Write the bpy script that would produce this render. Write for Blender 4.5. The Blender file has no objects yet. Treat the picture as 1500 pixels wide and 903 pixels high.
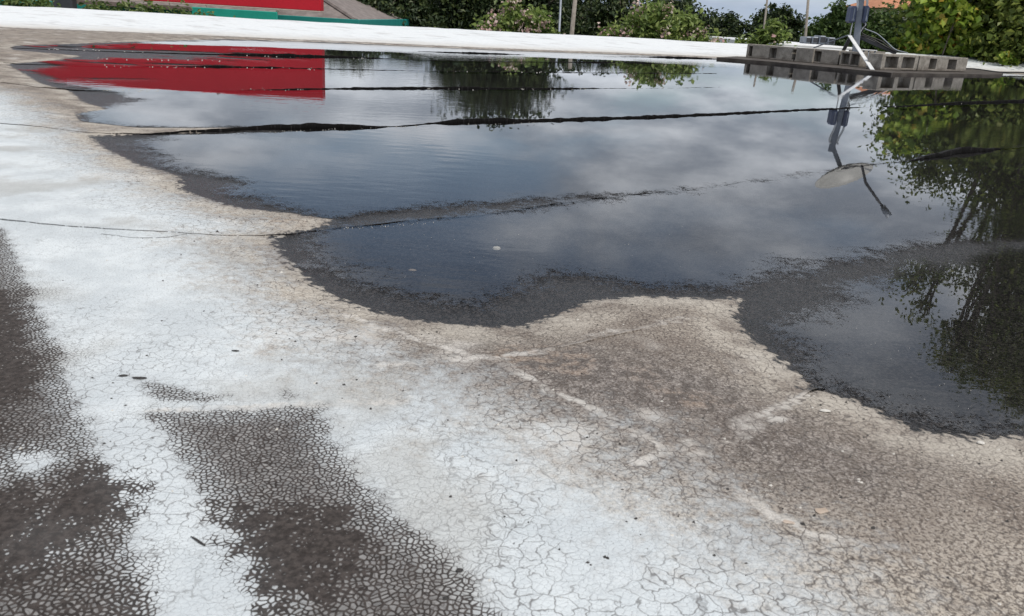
import bpy, math, random
import numpy as np
from mathutils import Vector, Matrix

# ------------------------------------------------------------------ camera, sky, sun, exposure
SC = bpy.context.scene
COL = SC.collection
PW, PH, FPX = 1500.0, 903.0, 1200.0
EYE = 0.38                                   # metres above the ponded water (z = 0)
ROLL = math.radians(3.49)
PITCH = math.radians(19.53)
cr, sr = math.cos(ROLL), math.sin(ROLL)
cp, sp = math.cos(PITCH), math.sin(PITCH)
FWD = Vector((0, cp, -sp)); UP = Vector((0, sp, cp)); RT = Vector((1, 0, 0))
cam_d = bpy.data.cameras.new('camera'); cam = bpy.data.objects.new('camera', cam_d); COL.objects.link(cam)
cx_ = RT * cr + UP * sr; cy_ = RT * -sr + UP * cr; cz_ = -FWD
cam.matrix_world = Matrix(((cx_.x, cy_.x, cz_.x, 0), (cx_.y, cy_.y, cz_.y, 0), (cx_.z, cy_.z, cz_.z, EYE), (0, 0, 0, 1)))
cam_d.sensor_width = 36; cam_d.lens = 36 * FPX / PW
cam_d.clip_start = 0.02; cam_d.clip_end = 3000
cam_d.dof.use_dof = True; cam_d.dof.focus_distance = 3.2; cam_d.dof.aperture_fstop = 26.0
SC.camera = cam

SUN_EL, SUN_AZ = math.radians(60), math.radians(140)     # azimuth clockwise from +Y
world = bpy.data.worlds.new('World'); SC.world = world; world.use_nodes = True
sun_d = bpy.data.lights.new('sun', 'SUN'); sun_d.energy = 2.95; sun_d.angle = math.radians(0.53); sun_d.color = (1, 0.94, 0.85)
sun = bpy.data.objects.new('sun', sun_d); COL.objects.link(sun)
sdir = Vector((math.sin(SUN_AZ) * math.cos(SUN_EL), math.cos(SUN_AZ) * math.cos(SUN_EL), math.sin(SUN_EL)))
sun.rotation_euler = sdir.to_track_quat('Z', 'Y').to_euler()
SC.view_settings.view_transform = 'Standard'; SC.view_settings.look = 'None'
SC.view_settings.gamma = 1; SC.view_settings.exposure = -0.08
SC.cycles.max_bounces = 6; SC.cycles.diffuse_bounces = 2; SC.cycles.glossy_bounces = 3; SC.cycles.transmission_bounces = 3; SC.cycles.transparent_max_bounces = 6
SC.cycles.caustics_reflective = False; SC.cycles.caustics_refractive = False

# ------------------------------------------------------------------ node helper
class NT:
    dim = '3D'
    def __init__(s, tree):
        s.t = tree; s.n = tree.nodes; s.l = tree.links
    def _in(s, sock, v):
        if v is None: return
        if hasattr(v, 'links') or isinstance(v, bpy.types.NodeSocket): s.l.new(v, sock)
        else:
            if isinstance(v, (tuple, list)) and len(v) == 3 and sock.type == 'RGBA': v = (*v, 1)
            sock.default_value = v
    def node(s, typ, ins=None, **props):
        nd = s.n.new(typ)
        for k, v in props.items(): setattr(nd, k, v)
        for k, v in (ins or {}).items(): s._in(nd.inputs[k], v)
        return nd
    def m(s, op, a, b=None, c=None, clamp=False):
        nd = s.n.new('ShaderNodeMath'); nd.operation = op; nd.use_clamp = clamp
        s._in(nd.inputs[0], a); s._in(nd.inputs[1], b); s._in(nd.inputs[2], c)
        return nd.outputs[0]
    def sst(s, x, lo, hi, a=0.0, b=1.0):
        nd = s.n.new('ShaderNodeMapRange'); nd.interpolation_type = 'SMOOTHSTEP'
        s._in(nd.inputs['Value'], x); s._in(nd.inputs['From Min'], lo); s._in(nd.inputs['From Max'], hi)
        s._in(nd.inputs['To Min'], a); s._in(nd.inputs['To Max'], b)
        return nd.outputs['Result']
    def mix(s, f, a, b, blend='MIX'):
        nd = s.n.new('ShaderNodeMix'); nd.data_type = 'RGBA'; nd.blend_type = blend
        s._in(nd.inputs['Factor'], f); s._in(nd.inputs['A'], a); s._in(nd.inputs['B'], b)
        return nd.outputs['Result']
    def mixf(s, f, a, b):
        nd = s.n.new('ShaderNodeMix'); nd.data_type = 'FLOAT'
        s._in(nd.inputs['Factor'], f); s._in(nd.inputs['A'], a); s._in(nd.inputs['B'], b)
        return nd.outputs['Result']
    def noise(s, vec, scale, detail=3, rough=0.5, dist=0.0):
        nd = s.node('ShaderNodeTexNoise', {'Vector': vec, 'Scale': scale, 'Detail': detail, 'Roughness': rough, 'Distortion': dist}, noise_dimensions=s.dim)
        return nd.outputs['Fac']
    def noisec(s, vec, scale, detail=2):
        return s.node('ShaderNodeTexNoise', {'Vector': vec, 'Scale': scale, 'Detail': detail}, noise_dimensions=s.dim).outputs['Color']
    def vor(s, vec, scale, feature='DISTANCE_TO_EDGE'):
        return s.node('ShaderNodeTexVoronoi', {'Vector': vec, 'Scale': scale}, feature=feature, voronoi_dimensions=s.dim)
    def vm(s, op, a, b=None, scale=None):
        nd = s.n.new('ShaderNodeVectorMath'); nd.operation = op
        s._in(nd.inputs[0], a); s._in(nd.inputs[1], b)
        if scale is not None: s._in(nd.inputs['Scale'], scale)
        return nd.outputs[0]
    def attr(s, name):
        nd = s.n.new('ShaderNodeAttribute'); nd.attribute_name = name; return nd.outputs['Fac']
    def pos(s): return s.n.new('ShaderNodeNewGeometry').outputs['Position']
    def objco(s): return s.n.new('ShaderNodeTexCoord').outputs['Object']
    def bump(s, h, strength=0.5, dist=0.01, normal=None):
        nd = s.node('ShaderNodeBump', {'Height': h, 'Strength': strength, 'Distance': dist})
        if normal is not None: s._in(nd.inputs['Normal'], normal)
        return nd.outputs['Normal']
    def principled(s, **k):
        nd = s.n.new('ShaderNodeBsdfPrincipled')
        for a, b in k.items(): s._in(nd.inputs[a.replace('_', ' ')], b)
        return nd
def newmat(name):
    m = bpy.data.materials.new(name); m.use_nodes = True; m.node_tree.nodes.clear()
    t = NT(m.node_tree); out = t.n.new('ShaderNodeOutputMaterial')
    return m, t, out
def finish(t, out, shader): t.l.new(shader, out.inputs['Surface'])

# sky: Nishita with broken cloud
wt = NT(world.node_tree); wt.n.clear()
wo = wt.n.new('ShaderNodeOutputWorld')
sky = wt.n.new('ShaderNodeTexSky'); sky.sky_type = 'NISHITA'; sky.sun_disc = False
sky.sun_elevation = SUN_EL; sky.sun_rotation = SUN_AZ; sky.air_density = 1.0; sky.dust_density = 0.3; sky.ozone_density = 1.2
gen = wt.n.new('ShaderNodeTexCoord').outputs['Generated']
sepw = wt.node('ShaderNodeSeparateXYZ', {'Vector': gen})
den = wt.m('ADD', wt.m('MAXIMUM', sepw.outputs['Z'], 0.0), 0.22)
cvec = wt.node('ShaderNodeCombineXYZ', {'X': wt.m('DIVIDE', sepw.outputs['X'], den), 'Y': wt.m('DIVIDE', sepw.outputs['Y'], den), 'Z': 3.7}).outputs[0]
cn = wt.noise(cvec, 1.25, 5, 0.52, 0.2)
cn2 = wt.noise(cvec, 2.6, 5, 0.55)
cover = wt.sst(cn, 0.33, 0.56, 0.26, 1.0)
ccol = wt.mix(wt.sst(cn2, 0.3, 0.72), (3.8, 4.15, 4.75), (10.4, 10.6, 10.9))
skyc = wt.mix(wt.m('MULTIPLY', cover, 0.93), sky.outputs[0], ccol)
skyc = wt.mix(wt.sst(sepw.outputs['Z'], 0.02, 0.075, 0.85, 0.0), skyc, (3.5, 4.3, 5.6))
bg = wt.node('ShaderNodeBackground', {'Color': skyc, 'Strength': 0.115})
wt.l.new(bg.outputs[0], wo.inputs['Surface'])

# ------------------------------------------------------------------ geometry helpers
def ray(x, y):
    u = (x - PW / 2) / FPX; v = (PH / 2 - y) / FPX
    u2 = u * cr - v * sr; v2 = u * sr + v * cr
    return RT * u2 + FWD + UP * v2
def hor(x): return 25 + math.tan(ROLL) * (x - 750)          # horizon row at a column
def gp(x, y, z=0.0):
    d = ray(x, y); t = (z - EYE) / d.z
    return Vector((d.x * t, d.y * t, z))
def at(x, y, dist):                                           # point on the pixel's ray at a horizontal distance
    d = ray(x, y); t = dist / math.hypot(d.x, d.y)
    return Vector((d.x * t, d.y * t, EYE + d.z * t))
def rat(x, y, dist):                                          # point whose mirror image in the pond lies on the pixel's ray
    d = ray(x, y); t = dist / math.hypot(d.x, d.y)
    return Vector((d.x * t, d.y * t, -EYE - d.z * t))
def poly(pts): return np.array([[*gp(x, y)[:2]] for x, y in pts])
def sdf(P, pg):
    """signed distance of points to polygon, positive inside"""
    n = len(pg); dmin = np.full(len(P), 1e9); ins = np.zeros(len(P), bool)
    for i in range(n):
        a = pg[i]; b = pg[(i + 1) % n]; ab = b - a; L = ab @ ab
        if L < 1e-12: continue
        ap = P - a; t = np.clip((ap @ ab) / L, 0, 1)
        d = np.hypot(ap[:, 0] - t * ab[0], ap[:, 1] - t * ab[1]); dmin = np.minimum(dmin, d)
        c = (a[1] > P[:, 1]) != (b[1] > P[:, 1])
        if abs(b[1] - a[1]) > 1e-12:
            xi = a[0] + (P[:, 1] - a[1]) / (b[1] - a[1]) * (b[0] - a[0]); ins ^= c & (P[:, 0] < xi)
    return np.where(ins, dmin, -dmin)
def mk_mesh(name, V, F, smooth=True):
    me = bpy.data.meshes.new(name); V = np.asarray(V, np.float32); F = np.asarray(F, np.int32)
    k = F.shape[1]
    me.vertices.add(len(V)); me.vertices.foreach_set('co', V.ravel())
    me.loops.add(F.size); me.loops.foreach_set('vertex_index', F.ravel())
    me.polygons.add(len(F)); me.polygons.foreach_set('loop_start', np.arange(0, F.size, k, dtype=np.int32))
    me.polygons.foreach_set('use_smooth', np.full(len(F), smooth, bool))
    me.update(calc_edges=True); me.validate(); return me
def fattr(me, name, arr):
    a = me.attributes.new(name, 'FLOAT', 'POINT'); a.data.foreach_set('value', np.asarray(arr, np.float32))
def link(name, me, mat=None, parent=None):
    o = bpy.data.objects.new(name, me); COL.objects.link(o)
    if mat is not None: me.materials.append(mat)
    if parent is not None: o.parent = parent
    return o
def tag(o, label=None, cat=None, group=None, kind=None):
    if label: o['label'] = label
    if cat: o['category'] = cat
    if group: o['group'] = group
    if kind: o['kind'] = kind
    return o
def thing(name, loc, label, cat, group=None, rz=0):
    o = bpy.data.objects.new(name, None); COL.objects.link(o); o.location = loc; o.rotation_euler.z = rz
    o.empty_display_size = 0.2
    return tag(o, label, cat, group)
class MB:
    def __init__(s): s.v = []; s.f = []
    def add(s, vs, fs):
        k = len(s.v); s.v += [tuple(v) for v in vs]; s.f += [tuple(i + k for i in f) for f in fs]
    def box(s, lo, hi, bev=0.0, M=None):
        (x0, y0, z0), (x1, y1, z1) = lo, hi; b = bev
        if b <= 0:
            vs = [(x, y, z) for z in (z0, z1) for y in (y0, y1) for x in (x0, x1)]
            fs = [(0, 2, 3, 1), (4, 5, 7, 6), (0, 1, 5, 4), (2, 6, 7, 3), (0, 4, 6, 2), (1, 3, 7, 5)]
        else:
            vs = []; idx = {}
            for i, x in enumerate((x0, x1)):
                for j, y in enumerate((y0, y1)):
                    for k, z in enumerate((z0, z1)):
                        sx, sy, sz = (1, -1)[i] * b, (1, -1)[j] * b, (1, -1)[k] * b
                        idx[i, j, k] = len(vs)
                        vs += [(x, y + sy, z + sz), (x + sx, y, z + sz), (x + sx, y + sy, z)]
            g = lambda i, j, k, a: idx[i, j, k] + a
            fs = []
            for a in range(3):
                for s_ in (0, 1):
                    q = []
                    for (p, r) in ((0, 0), (1, 0), (1, 1), (0, 1)):
                        c = [0, 0, 0]; c[a] = s_; c[(a + 1) % 3] = p; c[(a + 2) % 3] = r; q.append(g(*c, a))
                    fs.append(tuple(q if s_ else q[::-1]))
            for a in range(3):
                o1, o2 = (a + 1) % 3, (a + 2) % 3
                for p in (0, 1):
                    for r in (0, 1):
                        c0 = [0, 0, 0]; c0[o1] = p; c0[o2] = r; c1 = list(c0); c1[a] = 1
                        q = (g(*c0, o1), g(*c1, o1), g(*c1, o2), g(*c0, o2))
                        fs.append(q if (p ^ r) else q[::-1])
            for i in (0, 1):
                for j in (0, 1):
                    for k in (0, 1):
                        q = (g(i, j, k, 0), g(i, j, k, 1), g(i, j, k, 2))
                        fs.append(q if (i + j + k) % 2 else q[::-1])
        if M is not None: vs = [tuple(M @ Vector(v)) for v in vs]
        s.add(vs, fs)
    def tube(s, pts, rads, seg=8, cap=True):
        pts = [Vector(p) for p in pts]
        if not hasattr(rads, '__len__'): rads = [rads] * len(pts)
        rings = []
        for i, p in enumerate(pts):
            d = (pts[min(i + 1, len(pts) - 1)] - pts[max(i - 1, 0)]).normalized()
            a = d.cross(Vector((0, 0, 1)) if abs(d.z) < 0.9 else Vector((1, 0, 0))).normalized(); b = d.cross(a)
            rings.append([p + (a * math.cos(2 * math.pi * k / seg) + b * math.sin(2 * math.pi * k / seg)) * rads[i] for k in range(seg)])
        vs = [v for r in rings for v in r]; fs = []
        for i in range(len(pts) - 1):
            for k in range(seg):
                a = i * seg + k; b = i * seg + (k + 1) % seg
                fs.append((a, b, b + seg, a + seg))
        if cap: fs.append(tuple(range(seg))[::-1]); fs.append(tuple((len(pts) - 1) * seg + k for k in range(seg)))
        s.add(vs, fs)
    def beam(s, a, b, w, h, bev=0.0):
        a, b = Vector(a), Vector(b); d = b - a; L = d.length; d.normalize()
        x = d.cross(Vector((0, 0, 1)));
        if x.length < 1e-4: x = Vector((1, 0, 0))
        x.normalize(); z = x.cross(d)
        M = Matrix(((x.x, d.x, z.x, a.x), (x.y, d.y, z.y, a.y), (x.z, d.z, z.z, a.z), (0, 0, 0, 1)))
        s.box((-w / 2, 0, -h / 2), (w / 2, L, h / 2), bev, M)
    def mesh(s, name, smooth=False):
        me = bpy.data.meshes.new(name); me.from_pydata(s.v, [], s.f); me.update()
        if smooth: me.polygons.foreach_set('use_smooth', [True] * len(me.polygons))
        return me
    def build(s, name, mat, parent=None, smooth=False): return link(name, s.mesh(name, smooth), mat, parent)
rng = np.random.default_rng(7); random.seed(7)

def vnoise(P, scale, seed=0):                                # smooth value noise 0..1 for heights
    r = np.random.default_rng(seed); G = r.random((64, 64)); q = P * scale
    i = np.floor(q).astype(int); f = q - i; f = f * f * (3 - 2 * f); i %= 64; j = (i + 1) % 64
    a = G[i[:, 0], i[:, 1]]; b = G[j[:, 0], i[:, 1]]; c = G[i[:, 0], j[:, 1]]; d = G[j[:, 0], j[:, 1]]
    return (a * (1 - f[:, 0]) + b * f[:, 0]) * (1 - f[:, 1]) + (c * (1 - f[:, 0]) + d * f[:, 0]) * f[:, 1]

# ------------------------------------------------------------------ roof regions (traced on the roof plane)
curb_px = [(-150, 35), (0, 42), (250, 52), (468, 61), (750, 73.5), (1000, 82.5), (1120, 88), (1250, 94.5), (1412, 103), (1500, 108), (1640, 117)]
CURB = poly(curb_px)
CURB = np.vstack([[CURB[0] + (CURB[0] - CURB[1]) * 1.2], CURB, [CURB[-1] + (CURB[-1] - CURB[-2]) * 1.0]])
ROOF = np.vstack([CURB, [[CURB[-1][0] + 1, -7.0]], [[CURB[0][0] - 1, -7.0]]])

WET = poly([(175, 62), (20, 67), (15, 73), (120, 82), (85, 88), (10, 94), (35, 108), (58, 122), (100, 133), (122, 150), (158, 160), (112, 166), (116, 178),
            (200, 187), (380, 187.5), (290, 194), (130, 199), (146, 214), (198, 240), (262, 258), (262, 277), (300, 291), (350, 305), (420, 312), (487, 322), (468, 332),
            (398, 345), (405, 365), (430, 395), (470, 425), (520, 448), (580, 465), (650, 475), (720, 480), (770, 478), (820, 460), (870, 440), (930, 434),
            (1000, 436), (1050, 439), (1080, 436), (1074, 465), (1092, 490), (1130, 520), (1168, 548), (1178, 569), (1230, 580), (1280, 600), (1340, 630), (1400, 640), (1460, 642), (1500, 637),
            (1600, 628), (1750, 640), (1900, 560), (1850, 300), (1750, 150), (1640, 118), (1500, 108.8), (1412, 103.8), (1250, 95.2), (1120, 88.6), (1000, 83.2), (750, 74.2), (468, 61.8), (330, 57.5), (240, 60)])
POOLA = poly([(190, 65), (60, 68), (200, 73), (420, 80), (300, 84), (120, 87), (60, 92), (110, 97), (60, 101), (75, 112), (90, 122), (150, 132), (190, 137), (200, 142), (210, 148), (150, 160), (135, 172), (180, 184),
              (400, 186), (420, 194), (250, 198), (216, 214), (258, 240), (348, 262), (362, 282), (420, 300), (476, 311), (560, 306), (640, 299), (720, 291), (800, 285), (880, 283), (990, 279), (1130, 262),
              (1260, 243), (1500, 214), (1850, 190), (1750, 150), (1640, 119), (1500, 109.6), (1412, 104.6), (1250, 96), (1120, 89.2), (1000, 84), (750, 75), (468, 62.6), (330, 59.5), (250, 62)])
POOLB = poly([(490, 338), (600, 326), (700, 317), (800, 304), (900, 291), (1000, 280), (1130, 262), (1260, 243), (1500, 214), (1850, 190), (1850, 330), (1600, 345), (1470, 350), (1440, 352), (1390, 346), (1300, 362), (1200, 379), (1120, 398),
              (1050, 413), (960, 416), (900, 409), (860, 397), (800, 394), (765, 410), (700, 432), (600, 430), (540, 405), (500, 375), (480, 352)])
POOLC = poly([(1455, 376), (1395, 391), (1330, 410), (1262, 436), (1212, 458), (1185, 490), (1200, 540), (1240, 566), (1310, 592), (1400, 606), (1500, 596), (1620, 600), (1800, 560), (1850, 345), (1600, 358), (1490, 366)])
SILT = poly([(-200, 100), (10, 140), (70, 188), (130, 235), (200, 277), (320, 322), (352, 336), (290, 352), (332, 384), (385, 442), (462, 512), (540, 560), (680, 614), (785, 650), (860, 710), (975, 770), (1100, 835), (1210, 900), (1300, 970), (1500, 1100),
             (2600, 1000), (2200, 300), (1640, 100), (1000, 70), (0, 36), (-200, 30)])
DARK1 = poly([(222, 624), (330, 618), (475, 611), (486, 650), (500, 690), (560, 760), (640, 825), (690, 880), (760, 960), (430, 1000), (385, 915), (330, 800), (268, 690)])
DARK1B = poly([(176, 558), (228, 566), (300, 586), (350, 596), (330, 608), (225, 613), (200, 585)])
DARK1C = poly([(385, 596), (420, 580), (455, 590), (460, 602), (400, 606)])
HOLES = [poly([(22, 692), (55, 684), (75, 693), (55, 704), (28, 704)]), poly([(62, 803), (90, 796), (108, 806), (90, 816), (68, 814)])]
DARK2 = poly([(-60, 330), (5, 345), (22, 380), (40, 430), (66, 490), (95, 560), (130, 640), (165, 720), (190, 800), (215, 900), (235, 1000), (-400, 1000), (-400, 340)])
GATOR = poly([(-400, 340), (10, 345), (60, 440), (120, 540), (190, 620), (225, 622), (290, 680), (350, 810), (400, 920), (430, 1050), (-400, 1050)])
ROUGHS = poly([(560, 540), (760, 500), (980, 520), (1150, 600), (1350, 690), (1330, 760), (1180, 745), (1020, 700), (880, 660), (700, 590)])

CORE1 = poly([(300, 760), (350, 735), (420, 750), (490, 770), (500, 830), (480, 885), (400, 900), (360, 850)])
CORE2 = poly([(70, 740), (130, 700), (190, 715), (195, 770), (120, 790)])
CORE3 = poly([(-300, 430), (10, 440), (45, 500), (70, 590), (40, 615), (-300, 640)])
CORE4 = poly([(-200, 700), (40, 740), (90, 800), (40, 850), (-200, 860)])
CLEAN = poly([(-300, 150), (40, 190), (200, 300), (330, 400), (450, 520), (560, 600), (600, 680), (480, 640), (350, 600), (210, 560), (120, 500), (70, 420), (-300, 330)])
BARS = [poly([(60, 73.5), (250, 79), (330, 82.5), (470, 86), (340, 88), (200, 87), (110, 83)]), poly([(95, 91), (230, 93), (345, 95.5), (250, 97), (115, 95.5)]), poly([(90, 112), (200, 114), (260, 116), (190, 118), (100, 118)])]
RIDGES = [poly(q) for q in ([(505, 462), (560, 485), (620, 508), (680, 525), (735, 536)], [(740, 545), (800, 580), (880, 618), (960, 662), (1060, 722), (1140, 775), (1180, 796), (1235, 806)], [(560, 548), (640, 540), (720, 533), (800, 521)], [(930, 690), (990, 672), (1060, 640), (1130, 610), (1180, 578)], [(1010, 680), (1090, 645), (1150, 620)], [(860, 500), (940, 488), (1010, 470)], [(225, 618), (330, 616), (470, 607), (620, 600)])]
def ridge_dist(P):
    d = np.full(len(P), 1e3)
    for L in RIDGES:
        for a, b in zip(L[:-1], L[1:]):
            ab = b - a; t = np.clip(((P - a) @ ab) / (ab @ ab), 0, 1); q = P - a - t[:, None] * ab; d = np.minimum(d, np.hypot(q[:, 0], q[:, 1]))
    return d
def pool_sdf(P):
    p = np.maximum.reduce([sdf(P, POOLA), sdf(P, POOLB), sdf(P, POOLC)])
    for b in BARS: p = np.minimum(p, -sdf(P, b) * 0.8 + 0.03)
    return p
def zone_arrays(P):
    P = np.asarray(P, float)
    w = sdf(P, WET)
    p = pool_sdf(P)
    s = sdf(P, SILT)
    d = np.maximum.reduce([sdf(P, DARK1), sdf(P, DARK1B) - 0.010, sdf(P, DARK1C) - 0.012, sdf(P, DARK2)])
    for hp in HOLES: d = np.minimum(d, -sdf(P, hp) - 0.004)
    g = sdf(P, GATOR); r = sdf(P, ROUGHS); c = sdf(P, CLEAN)
    k = np.maximum.reduce([sdf(P, CORE1), sdf(P, CORE2), sdf(P, CORE3), sdf(P, CORE4)])
    return w, p, s, d, g, r, c, k, ridge_dist(P)
def hmem(P, w=None, p=None):
    P = np.asarray(P, float)
    if w is None: w = sdf(P, WET)
    if p is None: p = pool_sdf(P)
    n = vnoise(P, 3.1, 1) * 0.6 + vnoise(P, 8.0, 2) * 0.4
    dry = np.clip(-w * 0.06, 0, 0.009) + np.clip(-w, 0, 0.25) * (n - 0.3) * 0.03
    wet = -0.004 * np.clip(w / 0.02, 0, 1) - np.clip(p * 0.08, 0, 0.018)
    return np.where(w > 0, wet, dry)

def polar(nr, na, r0, r1, back):
    rr = r0 * (r1 / r0) ** (np.linspace(0, 1, nr))
    af = np.linspace(math.radians(-52), math.radians(52), na)
    ab = np.linspace(math.radians(52), math.radians(308), back + 2)[1:-1]
    aa = np.concatenate([af, ab]); nc = len(aa)
    A, R = np.meshgrid(aa, rr); X = R * np.sin(A); Y = R * np.cos(A)
    V = np.stack([X.ravel(), Y.ravel()], 1)
    i = np.arange((nr - 1) * nc); k = i % nc; row = i // nc; k2 = (k + 1) % nc
    F = np.stack([row * nc + k, (row + 1) * nc + k, (row + 1) * nc + k2, row * nc + k2], 1)[:, ::-1]
    return V, F
def compact(V, F, *arrs):
    u, inv = np.unique(F, return_inverse=True)
    return (V[u], inv.reshape(F.shape)) + tuple(a[u] for a in arrs)

# ------------------------------------------------------------------ materials of the roof
def roof_material():
    m, t, out = newmat('weathered roof coating'); P = t.pos(); t.dim = '2D'
    wet, silt, dark, gator, rough, face, clean = (t.attr(n) for n in ('wet', 'silt', 'dark', 'gator', 'roughs', 'face', 'clean'))
    def noise3(scale, detail, rg=0.6):
        c = t.node('ShaderNodeSeparateColor', {'Color': t.node('ShaderNodeTexNoise', {'Vector': P, 'Scale': scale, 'Detail': detail, 'Roughness': rg}, noise_dimensions='2D').outputs['Color']})
        return c.outputs[0], c.outputs[1], c.outputs[2]
    la, lb, lc = noise3(4.6, 3); nm = t.noise(P, 9, 4, 0.62)
    wcol = t.noisec(P, 60, 2); wsep = t.node('ShaderNodeSeparateColor', {'Color': wcol}); nf = wsep.outputs[0]
    ng, nsp0, nsp1 = noise3(280, 2, 0.75); nsp = t.noise(P, 150, 2, 0.7)
    warp = t.vm('SCALE', t.vm('SUBTRACT', wcol, (0.5, 0.5, 0.5)), scale=0.019)
    Pw = t.vm('ADD', P, warp)
    c5 = lambda x, k: t.m('MULTIPLY', t.m('SUBTRACT', x, 0.5), k)
    # white coating, faintly blotched
    white = t.mix(t.sst(nm, 0.3, 0.7), (0.505, 0.54, 0.56), (0.625, 0.66, 0.675))
    white = t.mix(t.sst(nf, 0.48, 0.75, 0, 0.25), white, (0.47, 0.49, 0.50))
    white = t.mix(t.sst(la, 0.50, 0.72, 0, 0.55), white, (0.36, 0.355, 0.335))
    # dried silt: pale tan to mauve brown, gritty
    siltc = t.mix(t.sst(nm, 0.32, 0.68), (0.225, 0.19, 0.16), (0.44, 0.39, 0.33))
    rz = t.sst(t.m('ADD', rough, c5(nm, 0.35)), -0.10, 0.12)
    siltc = t.mix(t.m('MULTIPLY', rz, 0.85), siltc, t.mix(t.sst(nf, 0.35, 0.65), (0.082, 0.071, 0.067), (0.25, 0.225, 0.21)))
    siltc = t.mix(t.sst(nsp1, 0.44, 0.62, 0, 0.82), siltc, (0.080, 0.062, 0.052))
    siltc = t.mix(t.sst(nsp0, 0.58, 0.74, 0, 0.5), siltc, (0.60, 0.56, 0.51))
    siltc = t.mix(t.sst(lb, 0.58, 0.72, 0, 0.6), siltc, (0.58, 0.55, 0.51))
    siltc = t.mix(t.m('MULTIPLY', t.sst(lc, 0.58, 0.70, 0, 0.3), t.sst(nf, .4, .65)), siltc, (0.36, 0.25, 0.17))
    sf = t.sst(t.m('ADD', t.m('ADD', silt, c5(nm, 0.22)), t.m('ADD', c5(nsp, 0.11), c5(nf, 0.14))), -0.11, 0.13)
    base = t.mix(sf, white, siltc)
    # pale lime rim just outside the waterline
    rim = t.m('MULTIPLY', t.sst(wet, -0.10, -0.004), t.sst(t.m('ADD', nm, t.m('MULTIPLY', nsp, 0.4)), 0.5, 0.85))
    base = t.mix(t.m('MULTIPLY', rim, 0.75), base, (0.54, 0.50, 0.435))
    rdg = t.m('ADD', t.attr('ridge'), t.m('ADD', c5(nf, 0.022), c5(nm, 0.03)))
    base = t.mix(t.m('MULTIPLY', t.sst(rdg, 0.0015, 0.010, 0.7, 0.0), t.sst(nm, 0.35, 0.55)), base, (0.60, 0.57, 0.53))
    # cracks: fine alligatoring where the coating wore off, coarse crazing elsewhere
    dk = t.m('ADD', t.m('ADD', dark, c5(nm, 0.028)), c5(nf, 0.022))
    ga = t.m('ADD', gator, c5(la, 0.34))
    Pf = t.vm('ADD', P, t.vm('SCALE', t.vm('SUBTRACT', wcol, (0.5, 0.5, 0.5)), scale=0.005))
    vf = t.vor(Pf, 220); vfc = t.vor(Pf, 220, 'F1')
    vc = t.vor(Pw, 72); vx = t.vor(Pw, 25)
    cellr = t.node('ShaderNodeSeparateColor', {'Color': vfc.outputs['Color']}).outputs[0]
    wfine = t.m('ADD', t.m('MULTIPLY', t.sst(dk, -0.008, 0.008), 0.16), t.m('MULTIPLY', t.sst(ga, -0.02, 0.16), t.sst(nm, 0.36, 0.62, 0.0, 0.15)))
    core = t.sst(t.m('ADD', t.attr('core'), t.m('ADD', c5(lb, 0.10), c5(nf, 0.05))), -0.02, 0.035)
    wfine = t.m('ADD', wfine, t.m('MULTIPLY', core, t.sst(nf, 0.35, 0.6, 0.2, 0.42)))
    gone = t.sst(t.m('SUBTRACT', t.m('MULTIPLY', t.sst(dk, -0.01, 0.12), 0.75), cellr), 0.22, 0.40)
    wfine = t.m('ADD', wfine, t.m('MULTIPLY', gone, 0.16))
    dfe = t.m('ADD', vf.outputs['Distance'], c5(ng, 0.12))
    fine = t.m('SUBTRACT', 1.0, t.sst(dfe, t.m('SUBTRACT', wfine, 0.045), t.m('ADD', wfine, 0.045)))
    cln = t.sst(t.m('ADD', clean, c5(la, 0.5)), -0.10, 0.16)
    cz = t.m('MULTIPLY', t.sst(t.m('ADD', lc, t.m('MULTIPLY', sf, 0.05)), 0.31, 0.52), t.mixf(cln, 1.0, 0.22))
    wco = t.m('MULTIPLY', cz, t.m('ADD', t.m('ADD', 0.006, t.m('MULTIPLY', sf, 0.022)), t.m('MULTIPLY', nf, 0.075)))
    coarse = t.m('MULTIPLY', t.m('SUBTRACT', 1.0, t.sst(vc.outputs['Distance'], t.m('MULTIPLY', wco, 0.3), t.m('ADD', wco, 0.012))), cz)
    vd = t.vor(Pw, 104); cz3 = t.m('MULTIPLY', t.sst(la, 0.46, 0.60), t.mixf(cln, 0.8, 0.25))
    coarse = t.m('MAXIMUM', t.m('MULTIPLY', coarse, t.sst(la, 0.58, 0.70, 1.0, 0.35)), t.m('MULTIPLY', t.m('SUBTRACT', 1.0, t.sst(vd.outputs['Distance'], 0.01, t.m('ADD', 0.02, t.m('MULTIPLY', nf, 0.09)))), cz3))
    cz2 = t.m('MULTIPLY', t.sst(lb, 0.46, 0.60), t.mixf(cln, 1.0, 0.3))
    big = t.m('MULTIPLY', t.m('SUBTRACT', 1.0, t.sst(vx.outputs['Distance'], 0.004, 0.03)), cz2)
    crk = t.m('MAXIMUM', t.m('MULTIPLY', coarse, 0.78), t.m('MULTIPLY', big, 0.5))
    drymask = t.m('SUBTRACT', 1.0, t.sst(wet, -0.01, 0.03))
    tar = t.mix(t.sst(nsp, 0.35, 0.7), (0.020, 0.0145, 0.012), (0.056, 0.045, 0.040))
    base = t.mix(t.sst(dk, -0.02, 0.04, 0, 0.88), base, t.mix(t.m('ADD', t.m('MULTIPLY', cellr, 0.6), t.m('MULTIPLY', nm, 0.5)), (0.050, 0.043, 0.040), (0.245, 0.23, 0.22)))
    base = t.mix(t.m('MULTIPLY', fine, 0.94), base, tar)
    base = t.mix(t.m('MULTIPLY', crk, t.m('MULTIPLY', drymask, 0.85)), base, (0.06, 0.05, 0.046))
    # wet, dark mineral granules
    gran = t.vor(P, 330, 'F1'); gcol = t.node('ShaderNodeSeparateColor', {'Color': gran.outputs['Color']}).outputs[1]
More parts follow.
